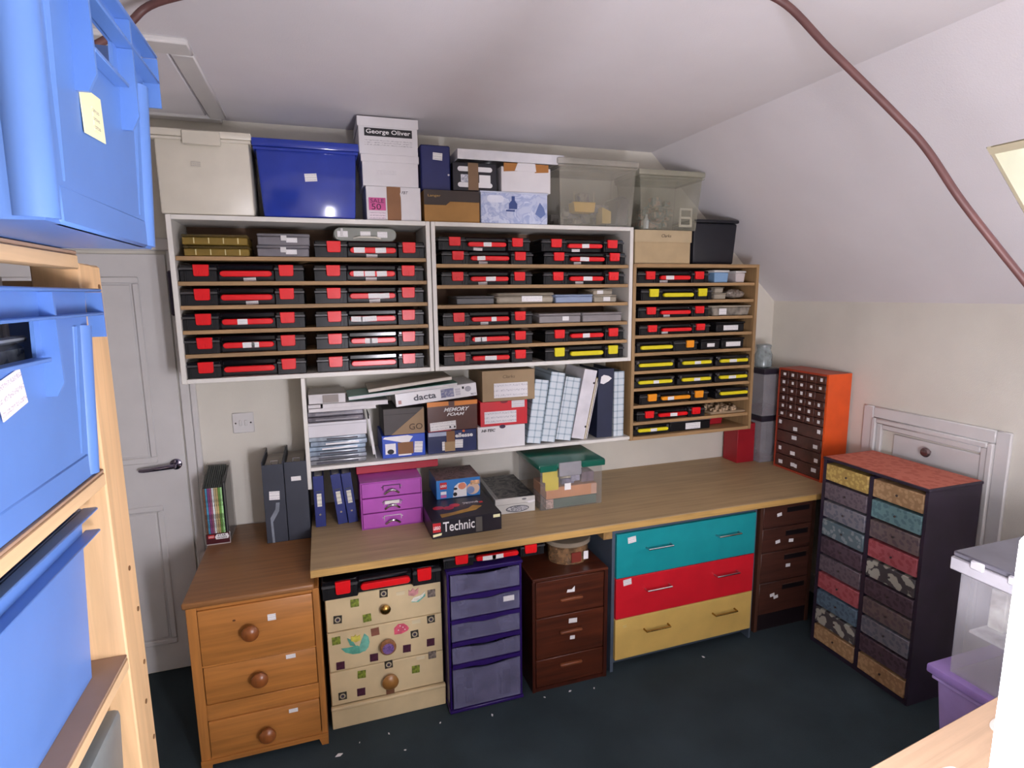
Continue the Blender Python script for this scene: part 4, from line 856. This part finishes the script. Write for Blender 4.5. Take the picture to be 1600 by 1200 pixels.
def flower(d_, x, z, polys):
    for j, (c, pts) in enumerate(polys):
        part('flower_sticker', MB().prism([(x - .765 + a, z + b_) for a, b_ in pts], -.0014 - .0012 * j, -.0003), mat(c, .5, var=.12, vs=40), d_)
flower(CRD[1], .635, .365, [('#58a08a', ((-.062, .002), (-.045, -.02), (-.015, -.034), (.012, -.036), (.03, -.03), (.026, -.012), (.004, .002), (-.03, .0))), ('#6fb09c', ((.014, -.03), (.012, -.006), (.024, .025), (.036, .052), (.052, .034), (.056, .008), (.05, -.014), (.036, -.03))), ('#5a9c88', ((-.035, .045), (-.025, .01), (.0, .0), (-.015, .03))), ('#d3c656', ((-.02, .03), (0, .02), (.02, .028), (.018, .05), (.006, .044), (0, .054), (-.008, .045), (-.018, .05)))])
flower(CRD[2], .885, .55, [('#6fb0a0', ((-.012, -.03), (.02, -.034), (.05, -.012), (.052, .0), (.02, -.016))), ('#e9e2d2', ((-.012, -.024), (.0, -.01), (.03, -.005), (.052, .012), (.04, -.012), (.01, -.03))), ('#c98a8a', ((-.022, .005), (0, -.002), (.02, .006), (.022, .032), (.008, .022), (-.002, .034), (-.012, .022), (-.02, .03)))])
flower(CRD[1], .826, .408, [('#d0566c', ((-.03, -.024), (.0, -.026), (.028, -.016), (.034, -.006), (.026, .008), (.012, .02), (-.012, .022), (-.03, .006)))])
for x, z in ((-.012, -.006), (.008, .004), (.016, -.008), (-.004, .012)): part('flower_dot', MB().ell(.826 - .765 + x, .408 + z, .0025, .0025, -.0022, -.0015, 8), PAPERW, CRD[1])
for x, z, d_ in ((.83, .57, 2), (.892, .425, 1), (.905, .262, 0)): sticker(CRD[d_], x - .765, z if z != .262 else .25, .036, .016, m=mat('#d8c8a4', .5), name='faded_label')
PUR = mat('#2c165c', .3, var=.06); FROST = mat('#7a7898', .25, alpha=.52, var=.12, vs=14)
pt = thing('purple_drawer_tower', 'purple plastic tower of five frosted drawers under the worktop', 'drawers', (1.187, -.768, 0))
part('side_panel', bx(-.17, -.158, .01, .42, .015, .66, bev=.003), PUR, pt); part('side_panel', bx(.158, .17, .01, .42, .015, .66, bev=.003), PUR, pt)
part('top_panel', bx(-.172, .172, 0, .42, .66, .6735, bev=.003), PUR, pt); part('base_panel', bx(-.172, .172, 0, .42, 0, .015, bev=.003), PUR, pt); part('back_panel', bx(-.158, .158, .41, .418, .015, .66), PUR, pt)
for i, (z0, z1) in enumerate(((.022, .21), (.238, .315), (.345, .43), (.45, .537), (.558, .652))):
    part('divider', bx(-.158, .158, .004, .41, z1 + .003, z1 + .008), PUR, pt)
    pts = [(-.156, z0), (.156, z0)] + [(.156 - .0312 * k, z1 - .012 * math.sin(PI * k / 10) ** 2) for k in range(11)]
    dr = part('drawer', MB().prism(pts, 0, .006, 'y', .0015), FROST, pt)
    part('drawer_tray', MB().box(-.15, .15, .0065, .38, z0, z0 + .003).box(-.15, -.147, .0065, .38, z0 + .003, z1 - .016).box(.147, .15, .0065, .38, z0 + .003, z1 - .016), FROST, dr)
    gp = [(-.156, z0 - .002), (.156, z0 - .002), (.156, z0 - .02)] + [(.07 - .014 * k, z0 - .018 - .008 * math.sin(PI * k / 10)) for k in range(11)] + [(-.156, z0 - .02)]
    if i: part('pull_grip', MB().prism(gp, -.006, .004), PUR, dr)
    mb = MB()
    for k in range(14):
        x, s, h_ = random.choice((-.1, .1, -.09, .1)) + random.uniform(-.02, .02), random.uniform(.01, .024), random.uniform(.02, (z1 - z0) * .7)
        y = random.uniform(.03, .07); mb.box(x - s, x + s, y - s, y + s, z0 + .004, z0 + .004 + h_, bev=.003)
    part('drawer_contents', mb, mat('#15141c', .5, var=.4, vs=30), dr, kind='stuff')
    if i == 3: sticker(dr, .105, z0 + .055, .05, .024, y=0)
BRN = wood('#4f2414', 'x', .35, var=.28); BRNV = wood('#401b10', 'z', .35, var=.2)
bc = thing('brown_chest', 'dark reddish brown wooden chest between purple tower and coloured drawers', 'chest of drawers', (1.595, -.758, 0))
part('side_panel', bx(-.188, -.174, 0, .5, 0, .55), BRNV, bc); part('side_panel', bx(.174, .192, 0, .5, 0, .55), BRNV, bc); part('top_board', bx(-.188, .192, -.004, .5, .5505, .566, bev=.003), BRN, bc); part('back_panel', bx(-.174, .174, .48, .49, .02, .55), BRNV, bc)
part('plinth', bx(-.174, .174, .004, .02, 0, .02), BRNV, bc)
for z0, z1, hz, labs in ((.372, .548, .447, ((0, .485, 'v'),)), (.165, .368, .285, ((.012, .33, 1), (.01, .245, 2))), (.024, .161, .12, ())):
    dr = part('drawer', bx(-.171, .171, -.002, .45, z0, z1, bev=.003), BRN, bc)
    part('pull_handle', MB().box(-.056, .056, -.02, -.002, hz - .007, hz + .007, bev=.004), wood('#7a4226', 'x', .35), dr)
    for x, z, k_ in labs:
        if k_ == 'v': part('torn_label', MB().prism([(-.02, z - .01), (.02, z - .012), (.02, z + .016), (.004, z + .002), (-.016, z + .004)], -.0032, -.0021), PAPERW, dr)
        else: sticker(dr, x, z, .042 if k_ == 1 else .024, .022 if k_ == 1 else .018, y=-.002, rot=.06)
ft = thing('food_tub', 'oval clear food tub with lid on the dark brown chest', 'tub', (1.65, -.6, .5665))
def oval(rx, ry, n=28): return [(rx * math.cos(2 * PI * k / n), ry * math.sin(2 * PI * k / n)) for k in range(n)]
part('tub_body', MB().prism(oval(.1, .085), 0, .085, 'z'), mat('#8a6a4c', .2, alpha=.7, var=.3, vs=30), ft); part('lid', MB().prism(oval(.112, .096), .0855, .108, 'z', .004), mat('#a99a86', .2, alpha=.75), ft)
part('contents_label', MB().prism([(-.02 + .0, .012), (.03, .012), (.03, .06), (-.02, .06)], -.091, -.0865), mat('#7a2a1e', .5), ft); sticker(ft, .055, .04, .024, .04, y=-.088, m=PAPERW)
# coloured three drawer chest
TQ, RD, YW = mat('#16959a', .4, var=.03), mat('#d21a2a', .4, var=.03), mat('#dab564', .45, var=.03); GRY = mat('#4d5866', .5, var=.05)
tc = thing('coloured_chest', 'wide chest with turquoise, red and yellow drawers under the worktop', 'chest of drawers', (2.24, -.735, 0), .012)
part('side_panel', bx(-.424, -.408, 0, .55, 0, .737), GRY, tc); part('side_panel', bx(.408, .42, 0, .55, 0, .737), GRY, tc); part('top_panel', bx(-.408, .408, 0, .55, .715, .737), GRY, tc); part('back_panel', bx(-.408, .408, .53, .54, .05, .715), GRY, tc); part('kick_board', bx(-.408, .408, .06, .075, 0, .06), GRY, tc)
for m_, z0, z1, nm_, hz in ((TQ, .49, .712, 'turquoise drawer front', .625), (RD, .28, .487, 'red drawer front', .412), (YW, .065, .277, 'yellow drawer front', .2)):
    dr = part('drawer', bx(-.405, .405, -.012, .5, z0, z1, bev=.0015), m_, tc, label=nm_)
    for hx in (-.178, .227):
        part('bar_handle', lambda: MB().tube([(-.068, 0, 0), (-.068, -.026, 0), (.068, -.026, 0), (.068, 0, 0)], .0048, 8), BRASS if m_ is YW else CHROME, dr, key=('bh',), loc=(hx, -.012, hz))
    if m_ is not YW: sticker(dr, -.325 if m_ is TQ else -.345, z1 - .035 if m_ is TQ else z1 - .022, .044, .03, y=-.012, rot=-.1)
    else: sticker(dr, -.355, z1 - .04, .02, .014, y=-.012, m=mat('#d8bc74', .5))
dc = thing('dark_chest', 'dark brown chest with slot handles in the corner under the worktop', 'chest of drawers', (2.895, -.7, 0))
DBR = wood('#4b2b22', 'x', .4, var=.2); DBV = wood('#553529', 'z', .4, var=.2)
part('side_panel', bx(-.185, -.165, 0, .5, 0, .736), DBV, dc); part('side_panel', bx(.165, .185, 0, .5, 0, .736), DBV, dc); part('top_panel', bx(-.165, .165, 0, .5, .72, .736), DBV, dc); part('back_panel', bx(-.165, .165, .48, .49, .02, .72), DBV, dc); part('kick_board', bx(-.165, .165, .006, .02, 0, .09), mat('#1c1116', .5), dc)
for i, (z0, z1) in enumerate(((.095, .275), (.279, .448), (.452, .585), (.589, .718))):
    dr = part('drawer', bx(-.163, .163, 0, .45, z0, z1, bev=.002), DBR, dc); hz = z1 - .04
    part('slot_handle', MB().box(-.01, .14, -.0012, -.0002, hz - .014, hz + .014), mat('#130c10', .5), dr); part('slot_lip', MB().box(-.01, .14, -.005, -.0002, hz + .0145, hz + .018, bev=.001), DBV, dr)
    for x, z in (((-.05, hz - .05), (-.075, hz - .035)), ((.02, hz - .05),), ((.03, hz - .045), (-.06, hz - .04)), ((-.06, hz - .02),))[i]: sticker(dr, x, z, .03, .018, rot=random.uniform(-.2, .2), m=PAPERW)

# patterned tall cabinet along the right wall
tc2 = thing('patterned_cabinet', 'tall dark cabinet with two columns of patterned paper drawers', 'cabinet', (2.95, -1.117, 0), -PI / 2)
DK = mat('#2d2333', .5, var=.1)  # dark purple, lightened a little to carry the haze of the lamp's flare
part('side_panel', bx(-.267, -.25, 0, .32, 0, .995), DK, tc2); part('side_panel', bx(.253, .267, 0, .32, 0, .995), DK, tc2); part('centre_panel', bx(-.008, .012, .001, .31, .02, .985), DK, tc2); part('base_panel', bx(-.25, .253, .002, .32, 0, .022), DK, tc2); part('back_panel', bx(-.25, .253, .312, .32, .022, .985), DK, tc2)
part('top_board', bx(-.27, .27, -.004, .325, .9955, 1.008, bev=.002), DK, tc2); part('top_paper', bx(-.262, .262, .004, .32, 1.0085, 1.0095), floral('#b85a44', '#c66c56', 30, cs=(1, 1, .05)), tc2, label='orange red patterned top')
PT = {'yel': floral('#c4a860', '#a98b4c', 60, .45), 'tan': floral('#bb9870', '#a5825c', 55, .45), 'gry': floral('#5a4e56', '#6b5e64', 60), 'blg': floral('#656672', '#7d7a80', 50), 'lbl': floral('#8a9294', '#5f7076', 40, .4), 'pur': floral('#46363f', '#584650', 50), 'red': floral('#9f474c', '#af5a60', 45), 'blu': floral('#4d5f70', '#5f7686', 55), 'wfl': floral('#b0ad9f', '#4c4648', 24, .5, .03), 'tea': floral('#5a7a80', '#6f9294', 50), 'brg': floral('#5f5054', '#72625f', 50)}
lc_ = ['tan', 'wfl', 'blu', 'red', 'gry', 'pur', 'lbl', 'blg', 'gry', 'yel']; rc_ = ['tan', 'pur', 'blg', 'brg', 'pur', 'wfl', 'red', 'brg', 'tea', 'tan']
for i in range(10):
    z0 = .026 + .0965 * i
    for x0, x1, c_ in ((-.247, -.011, lc_[i]), (.015, .25, rc_[i])):
        dr = part('drawer', lambda: MB().box(-.1175, .1175, -.004, .28, 0, .084, bev=.003), PT[c_], tc2, key='pdr', loc=((x0 + x1) / 2, 0, z0))
        part('screw_knob', lambda: MB().lathe([(.005, 0), (.005, .004), (.003, .006)], (0, 0, .042), '-y', 10), mat('#3a2c2a', .4), dr, key='pkn', loc=(0, -.004, 0))

# ------------------------------------------------------------------ right foreground
tbl = thing('side_table', 'pale wooden side table in the right foreground under the lamp', 'table', (1.75, -2.62, 0), math.radians(7))
CHIP = wood('#cba988', 'x', .55, var=.08)
part('table_top', bx(-.78, .48, -.36, .355, .875, .9, bev=.003), CHIP, tbl)
for x in (-.72, .42):
    for y in (-.3, .3): part('leg', bx(x - .025, x + .025, y - .025, y + .025, 0, .8745, bev=.003), wood('#b08a5e', 'z'), tbl)
part('apron', bx(-.69, .39, .29, .31, .8, .8745), CHIP, tbl)
part('worn_patch', MB().prism(oval(.05, .012), .9002, .9008, 'z'), mat('#e5d8cc', .6), tbl, loc=(-.05, .28, 0)); part('worn_patch', MB().prism(oval(.04, .018), .9002, .9008, 'z'), mat('#e5d8cc', .6), tbl, loc=(.22, .3, 0)); part('worn_patch', MB().prism(oval(.09, .014), .9002, .9008, 'z'), mat('#dccab8', .6), tbl, loc=(-.2, .22, 0))
lamp = thing('tube_lamp', 'glowing white tube lamp standing at the right edge of the view', 'lamp', (1.212, -2.72, .9008))
part('lamp_base', MB().lathe([(.07, 0), (.07, .012), (.03, .02), (.03, .04)], (0, 0, 0), 'z', 20), mat('#d9d7d4', .4), lamp)
part('glowing_tube', MB().lathe([(.034, .0405), (.04, .05), (.04, .7), (.03, .72)], (0, 0, 0), 'z', 24), mat('#f2f3ff', .4, var=.0, emit=LAMP), lamp, label='glowing white tube')
fl = thing('added_lamp', 'unseen white lamp added opposite the shelf units to light the room', 'lamp', (1.22, -3.38, 0.0005))  # added out of view as a main light for the shelf wall
part('lamp_base', MB().lathe([(.16, 0), (.16, .02), (.02, .035), (.012, .05), (.012, .86)], (0, 0, 0), 'z', 24), mat('#d9d7d4', .4), fl)
part('added_glow', MB().lathe([(.04, .861), (.06, .87), (.06, 1.45), (.04, 1.46)], (0, 0, 0), 'z', 24), mat('#f6f3ff', .4, var=.0, emit=ADDED_LAMP), fl)
# clear crate standing on a purple tub and a carton
cb = carton('carton', 'pinkish cardboard box on the floor under the purple tub', -.27, .27, 0, 0, .34, .4, mat('#b59a92', .75), rz=-PI / 2); cb.location = (2.4, -2.15, 0); part('tape_strip', bx(-.03, .03, -.001, -.0002, 0, .34), TAPE, cb)
pb_ = tub('purple_tub', 'purple plastic tub under the clear crate in the right foreground', -.27, .27, 0, 0, .3, .44, mat('#b39ad6', .35, alpha=.95), lid=mat('#a88bd0', .35), inset=.03, rimh=.03, rz=-PI / 2, lidover=.02); pb_.location = (2.385, -2.12, .341)
cx = thing('clear_crate', 'clear storage crate with dark grey lid in the right foreground', 'crate', (2.4, -2.14, .642), -PI / 2)
CRC = mat('#dcd9de', .2, alpha=.26, var=.05); w2, d, h, t = .255, .4, .37, .004
part('crate_wall', MB().box(-w2, w2, 0, t, 0, h).box(-w2, w2, d - t, d, 0, h).box(-w2, -w2 + t, t, d - t, 0, h).box(w2 - t, w2, t, d - t, 0, h).box(-w2 + t, w2 - t, t, d - t, 0, t), CRC, cx)
part('crate_rim', MB().box(-w2 - .022, w2 + .022, -.022, 0, h - .03, h + .012, bev=.003).box(-w2 - .022, -w2, 0, d, h - .03, h + .012, bev=.003).box(w2, w2 + .022, 0, d, h - .03, h + .012, bev=.003), mat('#d5d2d8', .3, alpha=.9), cx)
part('lid', bx(-w2 - .02, w2 + .02, -.016, d + .02, h + .0125, h + .03, bev=.004), mat('#77757f', .35), cx)
for i in range(5): part('lid_lug', bx(-.2 + .1 * i - .018, -.2 + .1 * i + .018, -.028, -.0165, h + .0, h + .026, bev=.003), mat('#dcdae0', .3), cx)
for i, (z0, z1, c) in enumerate(((.006, .15, '#d8bfb8'), (.152, .16, '#efecec'), (.162, .3, '#d9c8b8'))):
    mb = MB()
    if i == 1: mb.box(-.22, .235, .01, .36, z0, z1)
    else:
        for k_ in range(16): x, y, s = random.uniform(-.2, .2), random.uniform(.05, .3), random.uniform(.02, .04); mb.box(x - s, x + s, y - s, y + s, z0, z0 + random.uniform(.4, 1) * (z1 - z0), bev=.004)
    part('inner_tray' if i == 1 else 'stored_pieces', mb, mat(c, .5, var=.3, vs=16), cx, kind=None if i == 1 else 'stuff')

# ------------------------------------------------------------------ left rack with blue crates
RW = wood('#d8b183', 'z', .5, var=.07); RWY = wood('#d8b58a', 'y', .5, var=.07); MDF = mat('#a4866f', .7, var=.04)
rk = thing('timber_rack', 'pale timber rack with shelves at the left edge of the view', 'rack', (0, 0, 0))
for y0, y1 in ((-1.822, -1.765), (-3.36, -3.3)):
    for x0, x1 in ((.108, .18), (-.45, -.38)): part('post', bx(x0, x1, y0, y1, 0, 1.9, bev=.003), RW, rk)
part('post_batten', bx(.112, .176, -1.764, -1.706, 0, 1.9, bev=.004), RW, rk)
for z in (1.86, 1.3, 1.2, 1.08, 1.0, .9, .7): part('screw_head', lambda: MB().lathe([(.005, 0), (.005, .0015)], (0, 0, 0), '-y', 10), mat('#8a6a4a', .4, metal=.5), rk, key='scr', loc=(.1762, -1.735 - .012 * math.sin(z * 40), z), rot=(0, 0, PI / 2))
for z in (1.92, 1.53, 1.158, .785, .4):
    part('shelf_rail', bx(.152, .18, -3.3, -1.8225, z - .031, z - .0065, bev=.002), RWY, rk)
    part('shelf_board', bx(-.38, .179, -3.3, -1.823, z - .006, z, bev=.001), MDF, rk)
    part('shelf_rail', bx(-.45, -.42, -3.3, -1.823, z - .04, z - .0165), RWY, rk)
for z in (1.8, .3): part('end_rail', bx(-.38, .107, -1.8, -1.78, z, z + .07), wood('#d0aa7c', 'x'), rk)
CB = mat('#5d83c4', .34, var=.03, vs=5)
def crate(label, loc, W=.5, D=.58, H=.325, hole=True, hx=.065, name='blue_crate', group='blue crates on the timber rack', m=CB, extra=True):
    """stacking crate, front at y=0 (turned to face the room), open top, walls leaning outwards"""
    o = thing(name, label, 'crate', loc, PI / 2, group)
    xb, xt, t, s = W / 2 - .032, W / 2 - .018, .005, .012
    def fx(z): return xb + (xt - xb) * z / H
    def fy(z): return s * (1 - z / H) + .02
    hz0, hz1, W2 = H - .1, H - .046, W / 2
    mb = MB()
    def slabf(z0, z1, a=None, c=None):
        (xa0, xa1), (xc0, xc1) = a, c
        mb.hexa([(xa0, fy(z0), z0), (xc0, fy(z0), z0), (xc0, fy(z0) + t, z0), (xa0, fy(z0) + t, z0), (xa1, fy(z1), z1), (xc1, fy(z1), z1), (xc1, fy(z1) + t, z1), (xa1, fy(z1) + t, z1)])
    if hole:
        slabf(.0, hz0, (-fx(0), -fx(hz0)), (fx(0), fx(hz0))); slabf(hz1, H, (-fx(hz1), -fx(H)), (fx(hz1), fx(H)))
        slabf(hz0, hz1, (-fx(hz0), -fx(hz1)), (-hx, -hx)); slabf(hz0, hz1, (hx, hx), (fx(hz0), fx(hz1)))
    else: slabf(0, H, (-fx(0), -fx(H)), (fx(0), fx(H)))
    for sg in (-1, 1):
        a, c = sg * fx(0), sg * fx(H); i0, i1 = sg * (fx(0) - t), sg * (fx(H) - t)
        mb.hexa([(i0, fy(0) + t, 0), (a, fy(0) + t, 0), (a, D - fy(0), 0), (i0, D - fy(0), 0), (i1, fy(H) + t, H), (c, fy(H) + t, H), (c, D - fy(H), H), (i1, D - fy(H), H)])
    mb.hexa([(-fx(0), D - fy(0) - t, 0), (fx(0), D - fy(0) - t, 0), (fx(0), D - fy(0), 0), (-fx(0), D - fy(0), 0), (-fx(H), D - fy(H) - t, H), (fx(H), D - fy(H) - t, H), (fx(H), D - fy(H), H), (-fx(H), D - fy(H), H)])
    mb.box(-fx(0) + t, fx(0) - t, fy(0) + t, D - fy(0) - t, 0, t)
    part('crate_wall', mb, m, o)
    r = MB()
    r.box(-W2, W2, 0, .024, H - .006, H, bev=.002).box(-W2, W2, D - .024, D, H - .006, H, bev=.002).box(-W2, -xt + .004, .024, D - .024, H - .006, H, bev=.002).box(xt - .004, W2, .024, D - .024, H - .006, H, bev=.002)
    part('crate_rim', r, m, o)
    part('rim_flange', MB().box(-W2 + .001, W2 - .001, .0, .024, H - .046, H - .041, bev=.0015), m, o)
    if extra:
        part('hole_lip', bx(-hx - .002, hx + .002, .006, .024, hz0 - .006, hz0, bev=.001), m, o)
        for x in (-hx - .026, hx + .02):
            for z0, z1, y1 in ((H - .0405, H - .0065, .022), (H - .16, H - .0465, .026)):
                part('rim_rib', MB().prism([(.002, z1), (y1, z1), (y1, z0), (.012 if z0 < H - .1 else .002, z0), (.002, z0 + .02)], x, x + .006, 'x'), m, o)
        for sg in (-1, 1):
            part('rim_end_plate', bx(sg * W2 - .002, sg * W2 + .002, .001, .06, H - .085, H - .0065), m, o)
            part('corner_column', MB().tube([(sg * (fx(.03) - .016), fy(.03) + .014, .004), (sg * (fx(H) - .016), fy(H) + .014, H - .062)], [.022, .022], 14), m, o)
            part('corner_rib', MB().tube([(sg * (fx(.03) - .06), fy(.03) + .006, .05), (sg * (fx(H) - .06), fy(H) + .006, H - .062)], [.008, .008], 8), m, o)
        part('base_step', MB().box(-fx(0) + .035, fx(0) - .035, fy(0) - .004, fy(0) + .01, .0, .045, bev=.004), m, o)
    else: part('base_skirt', MB().box(-fx(0) + .01, fx(0) - .01, fy(0) + .012, fy(0) + .03, -.0, .016, bev=.004), m, o)
    return o
# facing the room: local -y points to +x
c1 = crate('bright blue stacking crate on top of the timber rack', (.335, -2.07, 1.9215), W=.475)
sticker(c1, -.042, .15, .075, .056, y=.0255, rot=-.05, m=CREAMP); sticker(c1, -.034, .146, .022, .03, y=.0242, m=scribble('#f3eebd', '#6a6a60'), name='handwriting')
c2 = crate('blue stacking crate on the upper shelf of the rack, with slanted label', (.206, -2.115, 1.5305), W=.61, hx=.085)
sticker(c2, .0, .186, .07, .05, y=.0235, rot=-.2, m=scribble('#e6dcdc', '#b9aeb6'))
c3 = crate('blue stacking crate on the lower shelf of the rack', (.172, -2.14, 1.1585), W=.58, H=.31, hole=False, extra=False)
g = thing('grey_board', 'grey plastic board standing in the slant-labelled blue crate', 'board', (.1, -2.1, 1.537), PI / 2)
part('board_panel', bx(-.2, .185, 0, .012, 0, .34, bev=.004), mat('#a9a49f', .5), g); part('board_edge', bx(.185, .196, -.003, .014, 0, .338, bev=.002), mat('#bdb8b2', .5), g)
g = thing('clear_container', 'clear container visible through the handle hole of the blue crate', 'container', (.165, -2.11, 1.7), PI / 2)
part('container_wall', bx(-.19, .11, 0, .05, 0, .085, bev=.008), mat('#6a7078', .08, alpha=.8, var=.4, vs=30), g); part('lid', bx(-.19, .11, -.003, .052, .0855, .095, bev=.003), mat('#8d9298', .1, alpha=.8), g)
g.location = (.16, -2.11, 1.542 + .15)
g2 = thing('grey_tub', 'frosted grey tub on the rack below the blue crates', 'tub', (.172, -2.09, .786), PI / 2)
part('tub_body', MB().taper(.215, .232, 0, .45, 0, .29, ty=.01, bev=.012, seg=2), mat('#7d8484', .3, alpha=.9, var=.1), g2)

# ------------------------------------------------------------------ cable across the ceiling, scraps, pouch
def smooth(pts, n=8):
    pts = [Vector(p) for p in pts]; out = []
    for i in range(len(pts) - 1):
        p0, p1, p2, p3 = pts[max(i - 1, 0)], pts[i], pts[i + 1], pts[min(i + 2, len(pts) - 1)]
        for k in range(n):
            t = k / n; out.append(.5 * ((2 * p1) + (-p0 + p2) * t + (2 * p0 - 5 * p1 + 4 * p2 - p3) * t * t + (-p0 + 3 * p1 - 3 * p2 + p3) * t ** 3))
    return out + [pts[-1]]
cab = part('hanging_cable', MB().tube(smooth([(-.94, -1.3, 2.0), (-.5, -1.28, 2.2), (-.12, -1.24, 2.36), (.06, -1.21, 2.46), (.14, -1.17, 2.54), (.24, -1.19, 2.605), (.6, -1.4, 2.613), (1.2, -1.6, 2.613), (1.6, -1.66, 2.612), (1.76, -1.69, 2.59), (1.88, -1.75, 2.46), (2.03, -1.83, 2.29), (2.1, -1.87, 2.2), (2.17, -1.92, 2.07), (2.26, -1.97, 1.94), (2.33, -2.01, 1.84), (2.5, -2.1, 1.6), (2.75, -2.2, 1.3), (3.1, -2.3, 1.1), (3.35, -2.35, 1.05)]), .0098, 10), mat('#64423f', .5, var=.08))
tag(cab, 'reddish brown cable hanging in an arch from the ceiling', 'cable')
pch = thing('hanging_pouch', 'dark purple pouch hung on the side of the left white unit', 'pouch', (-.001, -.14, 1.76))
part('pouch_body', MB().prism([(-.09, 0), (.1, 0), (.1, .19), (-.09, .19)], -.028, 0, 'x', .006), mat('#2b1c38', .6), pch); part('strap', MB().tube([(-.012, -.03, .188), (-.01, 0, .215), (-.012, .03, .188)], .003, 6), mat('#2b1c38', .6), pch)
for i, (x, y, s) in enumerate(((.54, -.84, .015), (.623, -.80, .004), (.744, -.79, .006), (.797, -.902, .005), (.963, -.80, .005), (1.189, -.83, .008), (1.449, -.80, .005), (1.576, -.80, .008), (1.691, -.819, .006), (2.319, -.79, .008))):
    o = part('paper_scrap', MB().prism([(-s, -s * .4), (s * .3, -s * .5), (s, s * .2), (-s * .2, s * .5)], .0, .003, 'z'), PAPERW, loc=(x, y, 0.0005), rot=(0, 0, i * .9))
    tag(o, ('large white paper scrap on the carpet beside the pine chest foot', 'faint small scrap on the carpet left of the cream chest plinth', 'white scrap on the carpet in front of the cream chest middle', 'small scrap lying farthest out on the carpet before the cream chest', 'thin scrap on the carpet at the right end of the cream chest', 'bright white scrap on the carpet before the purple drawer tower', 'small scrap on the carpet at the left foot of the brown chest', 'greyish scrap on the carpet before the middle of the brown chest', 'white scrap on the carpet at the right foot of the brown chest', 'pale scrap on the carpet before the coloured drawers')[i], 'scrap', 'scraps on the carpet')
